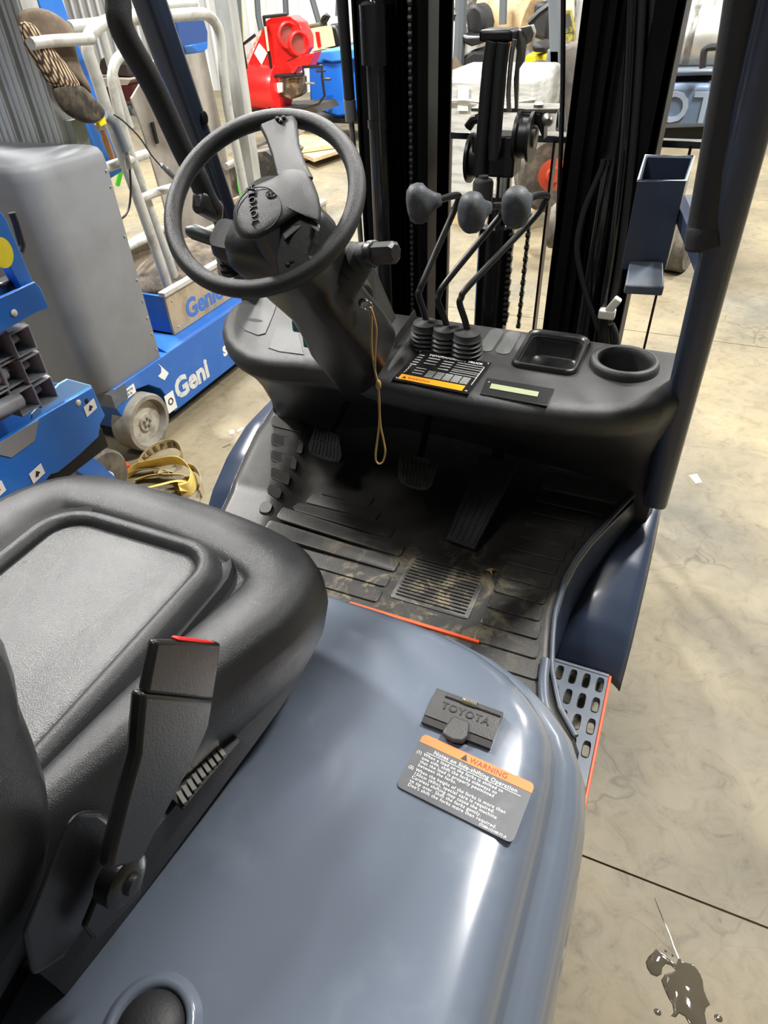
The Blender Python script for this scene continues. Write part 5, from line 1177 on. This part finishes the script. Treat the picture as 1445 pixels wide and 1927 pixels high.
# blue cooler
CO = thing('cooler', tuple(at(625, 225, y=9.2)), 'large bright blue plastic cooler chest behind the mast', 'cooler')
yprism([(580, 118), (646, 114), (650, 218), (636, 221), (600, 210), (583, 200)], 9.2, .7, M_cool, 'body', CO, .03)
yprism([(646, 100), (675, 98), (679, 205), (668, 210), (650, 218)], 9.35, .6, M_cool, 'body_end', CO, .03)
yprism([(578, 118), (574, 104), (592, 98), (640, 92), (676, 90), (678, 110), (624, 118), (608, 114), (604, 120)], 9.16, .8, mat('cooler_lid_blue', srgb(58, 138, 232), .45), 'lid', CO, .02)
yprism([(614, 180), (625, 178), (624, 206), (618, 208)], 9.18, .02, M_blue2, 'moulded_notch', CO)
# flat boards stacked on the floor, seen through the wheel rim
BO_ = thing('board_stack', tuple(at(600, 290, z=0)), 'stack of pale flat boards on the floor seen through the steering wheel', 'boards')
for i, (q4, z0) in enumerate([([(495, 300), (560, 258), (640, 262), (640, 278), (560, 300)], .06), ([(500, 290), (560, 262), (600, 262), (600, 275), (530, 296)], .12), ([(560, 285), (600, 270), (655, 268), (658, 276), (590, 298)], .12), ([(548, 268), (575, 246), (638, 262), (630, 272), (560, 282)], .17)]):
    obj('board', MB().prism([at(x, y, z=z0) for x, y in q4], (0, 0, -.04)), M_wood, BO_, smooth=0)
obj('dark_bearer', MB().prism([at(x, y, z=.03) for x, y in ((490, 322), (640, 284), (638, 278), (492, 312))], (0, 0, -.03)), M_redwood, BO_)
obj('box_end', MB().prism([at(x, y, y=6.3) for x, y in ((495, 290), (515, 286), (516, 312), (497, 318))], (0, .5, 0)), mat('orange_wood', srgb(206, 160, 104), .7), BO_)
pa = at(636, 221, y=9.2); pb = at(583, 205, y=9.2)
DK = thing('low_bench', ((pa.x + pb.x) / 2, 9.6, 0), 'dark low bench under the bright blue cooler', 'bench')
obj('top', MB().bb(pb.x - .1, at(690, 215, y=9.3).x, 9.15, 10.0, pa.z - .06, pa.z - .01), M_black, DK)
for xx in (pb.x, pb.x + .9): obj('leg', MB().bb(xx, xx + .06, 9.2, 9.26, 0, pa.z - .06), M_black, DK)
# boxes and gear beyond the cooler
cz = at(604, 93, y=11)
BT = thing('work_bench', (cz.x, 11.3, 0), 'pale work bench below the cream carton by the white wall', 'bench')
obj('top', MB().bb(cz.x - .8, cz.x + .5, 10.9, 11.6, cz.z - .09, cz.z - .035), M_wood, BT)
for xx in (cz.x - .75, cz.x + .4): obj('leg', MB().bb(xx, xx + .06, 10.95, 11.01, 0, cz.z - .09), M_black, BT)
BX = thing('carton', tuple(at(590, 92, y=11)), 'cream carton beyond the blue cooler, by the black chair', 'box')
yprism([(576, 55), (596, 52), (604, 92), (580, 94)], 11, .5, mat('cream_carton', srgb(222, 210, 180), .8), 'side', BX)
yprism([(593, 60), (600, 60), (604, 88), (598, 90)], 10.97, .02, M_red, 'red_panel', BX)
# black truck behind the cooler : seat, wheel, posts
DT = thing('forklift', tuple(at(600, 130, y=12)), 'distant dark forklift by the white wall, left of the mast', 'forklift', )
for pl_ in ([(480, -60), (486, 30), (492, 60)], [(534, -60), (538, 20), (540, 60)], [(580, -60), (588, 0), (600, 42), (606, 80)], [(640, -60), (636, 30)]):
    ytube(pl_, 12, .05, M_greymast, 'guard_post', DT)
yprism([(608, 90), (612, 52), (622, 44), (636, 50), (642, 76), (640, 96)], 12, .4, M_black, 'seat', DT, .05)
ytube([(606, 42), (608, 34), (615, 28), (619, 30), (614, 38), (608, 44)], 11.9, .03, M_black, 'steering_wheel', DT)
yprism([(560, 50), (600, 42), (602, 52), (562, 56)], 11.8, .3, mat('olive_brown', srgb(100, 90, 70), .6), 'hood', DT, .03)
yprism([(596, 92), (645, 84), (660, 100), (660, 220), (600, 220)], 12.2, .5, M_greymast, 'chassis', DT)
for x in (460,):
    ytube([(444, -40), (448, 30), (452, 100)], 12.6, .07, M_greymast, 'mast_channel', DT)
    yprism([(446, 0), (452, 0), (460, 110), (452, 110)], 12.7, .05, mat('pale_yellow_paint', srgb(236, 226, 150), .5), 'hazard_strip', DT)
# stretch-wrapped pallet behind the mast
PW = thing('wrapped_pallet', tuple(at(900, 380, y=6)), 'tall white stretch-wrapped load between the two mast uprights', 'pallet')
c0, c1, c2, c3 = at(832, 145, y=6.0), at(905, 150, y=6.0), at(832, 360, y=6.0), at(900, 370, y=6.0)
obj('wrapped_load', MB().bb(-2.16, -1.30, 6.0, 6.9, .12, 1.14), M_wrap, PW, bevel=.06, seg=3)
obj('pallet_base', MB().bb(-2.2, -1.3, 5.98, 6.9, 0, .11), M_wood, PW)
obj('paper_sheet', MB().bb(at(862, 200, y=6).x, at(882, 200, y=6).x, 5.985, 5.992, at(870, 208, y=6).z, at(870, 164, y=6).z), M_white, PW, smooth=0)
obj('film_edge', MB().tube([(-2.15, 5.99, .95), (-1.9, 5.97, .97), (-1.6, 5.97, .94), (-1.32, 5.99, .98)], .012, 6), M_wrap, PW)
# grey forklift beyond with a black seat
GF = thing('forklift', tuple(at(890, 150, y=8)), 'grey forklift with black seat, left of the centre cylinder top', 'forklift')
ytube([(869, -60), (866, 60), (862, 125)], 7.6, .06, M_greymast, 'guard_post', GF)
ytube([(832, 30), (866, 26)], 7.6, .05, M_black, 'hose', GF)
yprism([(875, 30), (882, 10), (895, 6), (908, 18), (914, 45), (910, 66), (880, 70)], 7.8, .35, M_rubber, 'backrest', GF, .05)
yprism([(862, 128), (868, 108), (890, 92), (915, 95), (915, 132)], 7.6, .5, M_rubber, 'seat_cushion', GF, .04)
yprism([(866, 62), (880, 66), (910, 66), (912, 80), (886, 88), (868, 80)], 7.55, .3, M_plastic2, 'armrest', GF, .03)
yprism([(832, 125), (856, 108), (864, 120), (868, 132), (832, 136)], 7.5, .4, mat('dusty_brown_steel', srgb(110, 98, 80), .7), 'hood', GF)
yprism([(826, 44), (858, 44), (852, 110), (832, 122)], 12.5, .1, M_white, 'white_door', GF)
yprism([(832, -40), (1080, -40), (1080, 60), (960, 60), (832, 45)], 12.9, .2, mat('distant_clutter', srgb(84, 82, 78), .8, mix=srgb(200, 196, 186), mscale=3, mlo=.45, mhi=.55), 'clutter_backdrop', GF)  # mottled sheet added as a backdrop, stands in for distant clutter
# coiled tan hose drum
HR = thing('drum_reel', tuple(at(970, 50, y=9.5)), 'tan coiled drum between the grey posts at the top', 'reel')
obj('drum', MB().lathe([(.16, -.35), (.26, -.33), (.28, -.1), (.27, .0), (.29, .12), (.27, .3), (.2, .34)], at(958, 28, y=9.5), (1, -.2, -.25), 28), mat('tan_drum', srgb(196, 172, 134), .6, mix=srgb(150, 120, 84), mscale=4), HR)
obj('drum_end', MB().lathe([(.05, -.03), (.17, -.02), (.17, .03), (.05, .04)], at(928, 40, y=9.4), (1, -.4, -.2), 24), mat('pinkish_tan', srgb(206, 158, 120), .6), HR)
ytube([(948, -40), (946, 46)], 9.0, .045, M_greymast, 'post', HR)
# yellow forklift
YF = thing('forklift', tuple(at(1010, 160, y=8.5)), 'yellow forklift beyond the centre cylinder', 'forklift')
yprism([(988, 108), (994, 101), (1026, 103), (1024, 120), (1020, 150), (1026, 178), (1018, 176), (1010, 150), (987, 145)], 8.2, .7, M_yellow, 'counterweight', YF, .02)
yprism([(1000, 80), (1024, 82), (1028, 98), (1000, 100)], 8.1, .5, M_rubber, 'seat_cushion', YF, .04)
yprism([(1000, 70), (1004, 5), (1028, 2), (1034, 30), (1030, 80)], 8.6, .3, M_rubber, 'backrest', YF, .04)
ytube([(995, 44), (1015, 24), (1034, 10)], 8.0, .03, M_black, 'steering_tube', YF)
obj('tyre', MB().lathe([(.02, -.1), (.3, -.1), (.32, 0), (.3, .1), (.02, .1)], at(1010, 180, y=8.2), (1, -.3, 0), 28), M_tire, YF)
yprism([(1016, 72), (1024, 78), (1022, 20), (1070, 20), (1078, 60), (1078, 78), (1060, 76)], 9.5, .2, mat('dull_yellow', srgb(186, 172, 60), .6, mix=srgb(60, 58, 50), mscale=3, mlo=.45, mhi=.55), 'guard_cluster', YF)
# dark grey truck with the sloping post, right of centre
GT_ = thing('forklift', tuple(at(1050, 240, y=7.4)), 'dusty dark-grey forklift side panel beside the right mast upright', 'forklift')
yprism([(1030, -40), (1050, -40), (1054, 120), (1066, 248), (1046, 248), (1034, 120)], 6.95, .08, M_greymast, 'guard_post', GT_, .01)
yprism([(1030, 90), (1054, 92), (1084, 78), (1090, 90), (1076, 240), (1030, 245), (1024, 200), (1020, 150)], 7.0, .45, mat('dusty_taupe', srgb(112, 104, 96), .7, mix=srgb(84, 80, 78), mscale=3), 'body_panel', GT_, .03)
yprism([(1030, 92), (1054, 92), (1054, 245), (1038, 245), (1028, 200), (1021, 146)], 6.95, .1, M_greymast, 'side_panel', GT_, .02)
obj('barrel', MB().lathe([(.0, -.2), (.1, -.2), (.1, .2), (.0, .2)], at(1008, 170, y=7.6), (1, -.4, 0), 20), mat('rust_brown', srgb(128, 64, 40), .6), GT_)
# orange and slate forklift facing away, with silver tank
OF = thing('forklift', tuple(at(1150, 480, y=5.3)), 'slate and orange forklift with a silver gas tank, facing away beyond the mast', 'forklift')
ytube([(1100, 160), (1094, 180), (1072, 300), (1058, 430)], 5.2, .02, M_orange, 'orange_rail', OF)
yprism([(1074, 230), (1092, 160), (1104, 160), (1066, 430), (1054, 430)], 5.22, .03, M_orange, 'orange_side', OF)
ytube([(1262, 100), (1252, 150), (1236, 230), (1218, 300)], 5.2, .03, M_orange, 'orange_rail', OF)
yprism([(1222, 170), (1248, 158), (1340, 158), (1340, 240), (1215, 244), (1212, 235)], 5.3, .6, mat('glossy_slate', srgb(104, 122, 146), .3, coat=.6), 'counterweight', OF, .04, seg=3)
lo_ = at(1168, 226, y=5.297)
lettering('embossed_lettering', 'TOYOTA', .24, (at(1078, 230, y=5.29).x, 5.296, at(1250, 228, y=5.3).z), (1, 0, 0), (0, 0, 1), mat('embossed_slate', srgb(150, 164, 182), .3), OF, .008, spacing=1.12, bold=.004)
yprism([(1215, 130), (1345, 128), (1345, 142), (1214, 146)], 5.35, .12, mat('slate_paint_flat', srgb(96, 106, 118), .4), 'tank_cradle', OF, .02)
yprism([(1214, 146), (1345, 144), (1345, 160), (1214, 162)], 5.5, .3, M_black, 'shadow_gap', OF)
yprism([(1210, 240), (1340, 240), (1340, 262), (1210, 262)], 5.35, .4, M_black, 'rear_bumper', OF)
obj('gas_tank', MB().lathe([(.04, -.42), (.12, -.40), (.17, -.34), (.185, -.26), (.185, .5), (.17, .58), (.05, .62)], at(1318, 78, y=5.6), (1, 0, 0), 36), M_tank, OF, smooth=60)
obj('tank_band', MB().lathe([(.187, -.02), (.19, -.015), (.19, .015), (.187, .02)], at(1300, 78, y=5.6), (1, 0, 0), 36), M_steel, OF)
ytube([(1322, 128), (1324, 100), (1330, 90), (1352, 88)], 5.25, .02, M_rubber, 'rear_handle', OF, 3)
ytube([(1268, 60), (1262, 100), (1250, 150), (1240, 180)], 5.25, .02, M_alu, 'guard_post', OF)
yprism([(1170, -60), (1284, -60), (1278, 20), (1268, 30), (1255, 56), (1236, 60)], 6.8, .2, mat('far_slate', srgb(46, 66, 90), .5), 'guard_top', OF)
for xk, yy, lb2 in ((1036, 325, 0), (1276, 470, 1)):
    c = at(xk, yy, y=5.35 if lb2 else 5.6); sR = .75 if lb2 else 1.
    W_ = obj('rear_wheel', MB().lathe([(a_ * sR, b_) for a_, b_ in ((.16, -.07), (.24, -.09), (.27, -.07), (.27, .07), (.24, .09), (.16, .07))], (c.x, c.y, .27 * sR if lb2 else c.z), (1, -.25, 0) if lb2 else (.5, -1, 0), 36), M_tire, OF)
    if not lb2: obj('orange_rim', MB().lathe([(.17, -.06), (.17, .06), (.06, .08), (.05, .1), (.01, .1)], (c.x, c.y, c.z), (.5, -1, 0), 28), mat('dusty_orange_rim', srgb(206, 84, 52), .6), W_)
c = at(1047, 500, y=4.9)
obj('front_tyre', MB().lathe([(.05, -.08), (.13, -.08), (.16, -.05), (.16, .05), (.13, .08), (.05, .08)], at(1056, 425, y=5.1), (1, -.25, 0), 36), M_tire, OF)
yprism([(1225, 400), (1300, 400), (1296, 470), (1225, 470)], 5.4, .5, M_steelpaint, 'rear_plate', OF)
# dark machines along the far wall on the left, seen through the cage
WM = thing('parked_machine', tuple(at(210, 130, y=11.5)), 'dark machine with maroon frame by the white wall behind the cage', 'machine')
yprism([(185, 140), (186, 112), (198, 106), (212, 112), (240, 118), (245, 146)], 11.5, .6, mat('brown_black', srgb(54, 46, 42), .7), 'seat_back', WM, .05)
yprism([(140, 150), (200, 148), (246, 150), (240, 160), (150, 165)], 11.3, .4, mat('pinkish_grey', srgb(180, 164, 152), .7), 'deck', WM)
yprism([(196, 165), (250, 160), (250, 190), (205, 192)], 11.3, .4, mat('maroon_paint', srgb(84, 32, 34), .6), 'frame', WM)
yprism([(240, 200), (262, 190), (275, 250), (268, 300), (250, 290)], 10.5, .6, mat('machine_dark', srgb(48, 50, 52), .6, mix=srgb(120, 124, 120), mscale=5, mlo=.5, mhi=.6), 'pump_unit', WM)
ytube([(238, 228), (254, 232), (252, 262)], 10.3, .03, M_green, 'green_hose', WM)
DM = thing('machine_base', tuple(at(390, 430, y=4.6)), 'cluttered dark machine base on the floor behind the steering wheel', 'machine')
yprism([(370, 420), (470, 370), (500, 330), (520, 300), (500, 285), (455, 290), (400, 330)], 5.4, .5, mat('clutter_brown', srgb(96, 84, 70), .8, mix=srgb(40, 38, 36), mscale=4, mlo=.45, mhi=.55), 'frame', DM)
ytube([(450, 310), (452, 345), (460, 385)], 5.0, .025, M_green, 'green_strap', DM, 3)
ytube([(357, 395), (362, 420), (368, 424), (390, 424)], 4.9, .022, M_green, 'green_strap', DM)
ytube([(228, 320), (221, 348)], 5.0, .022, M_green, 'green_strap', DM)
for x, y in ((470, 345), (474, 360), (466, 372)): obj('fitting', MB().ball(at(x, y, y=5.0), .03, 8, 6), M_steel, DM)
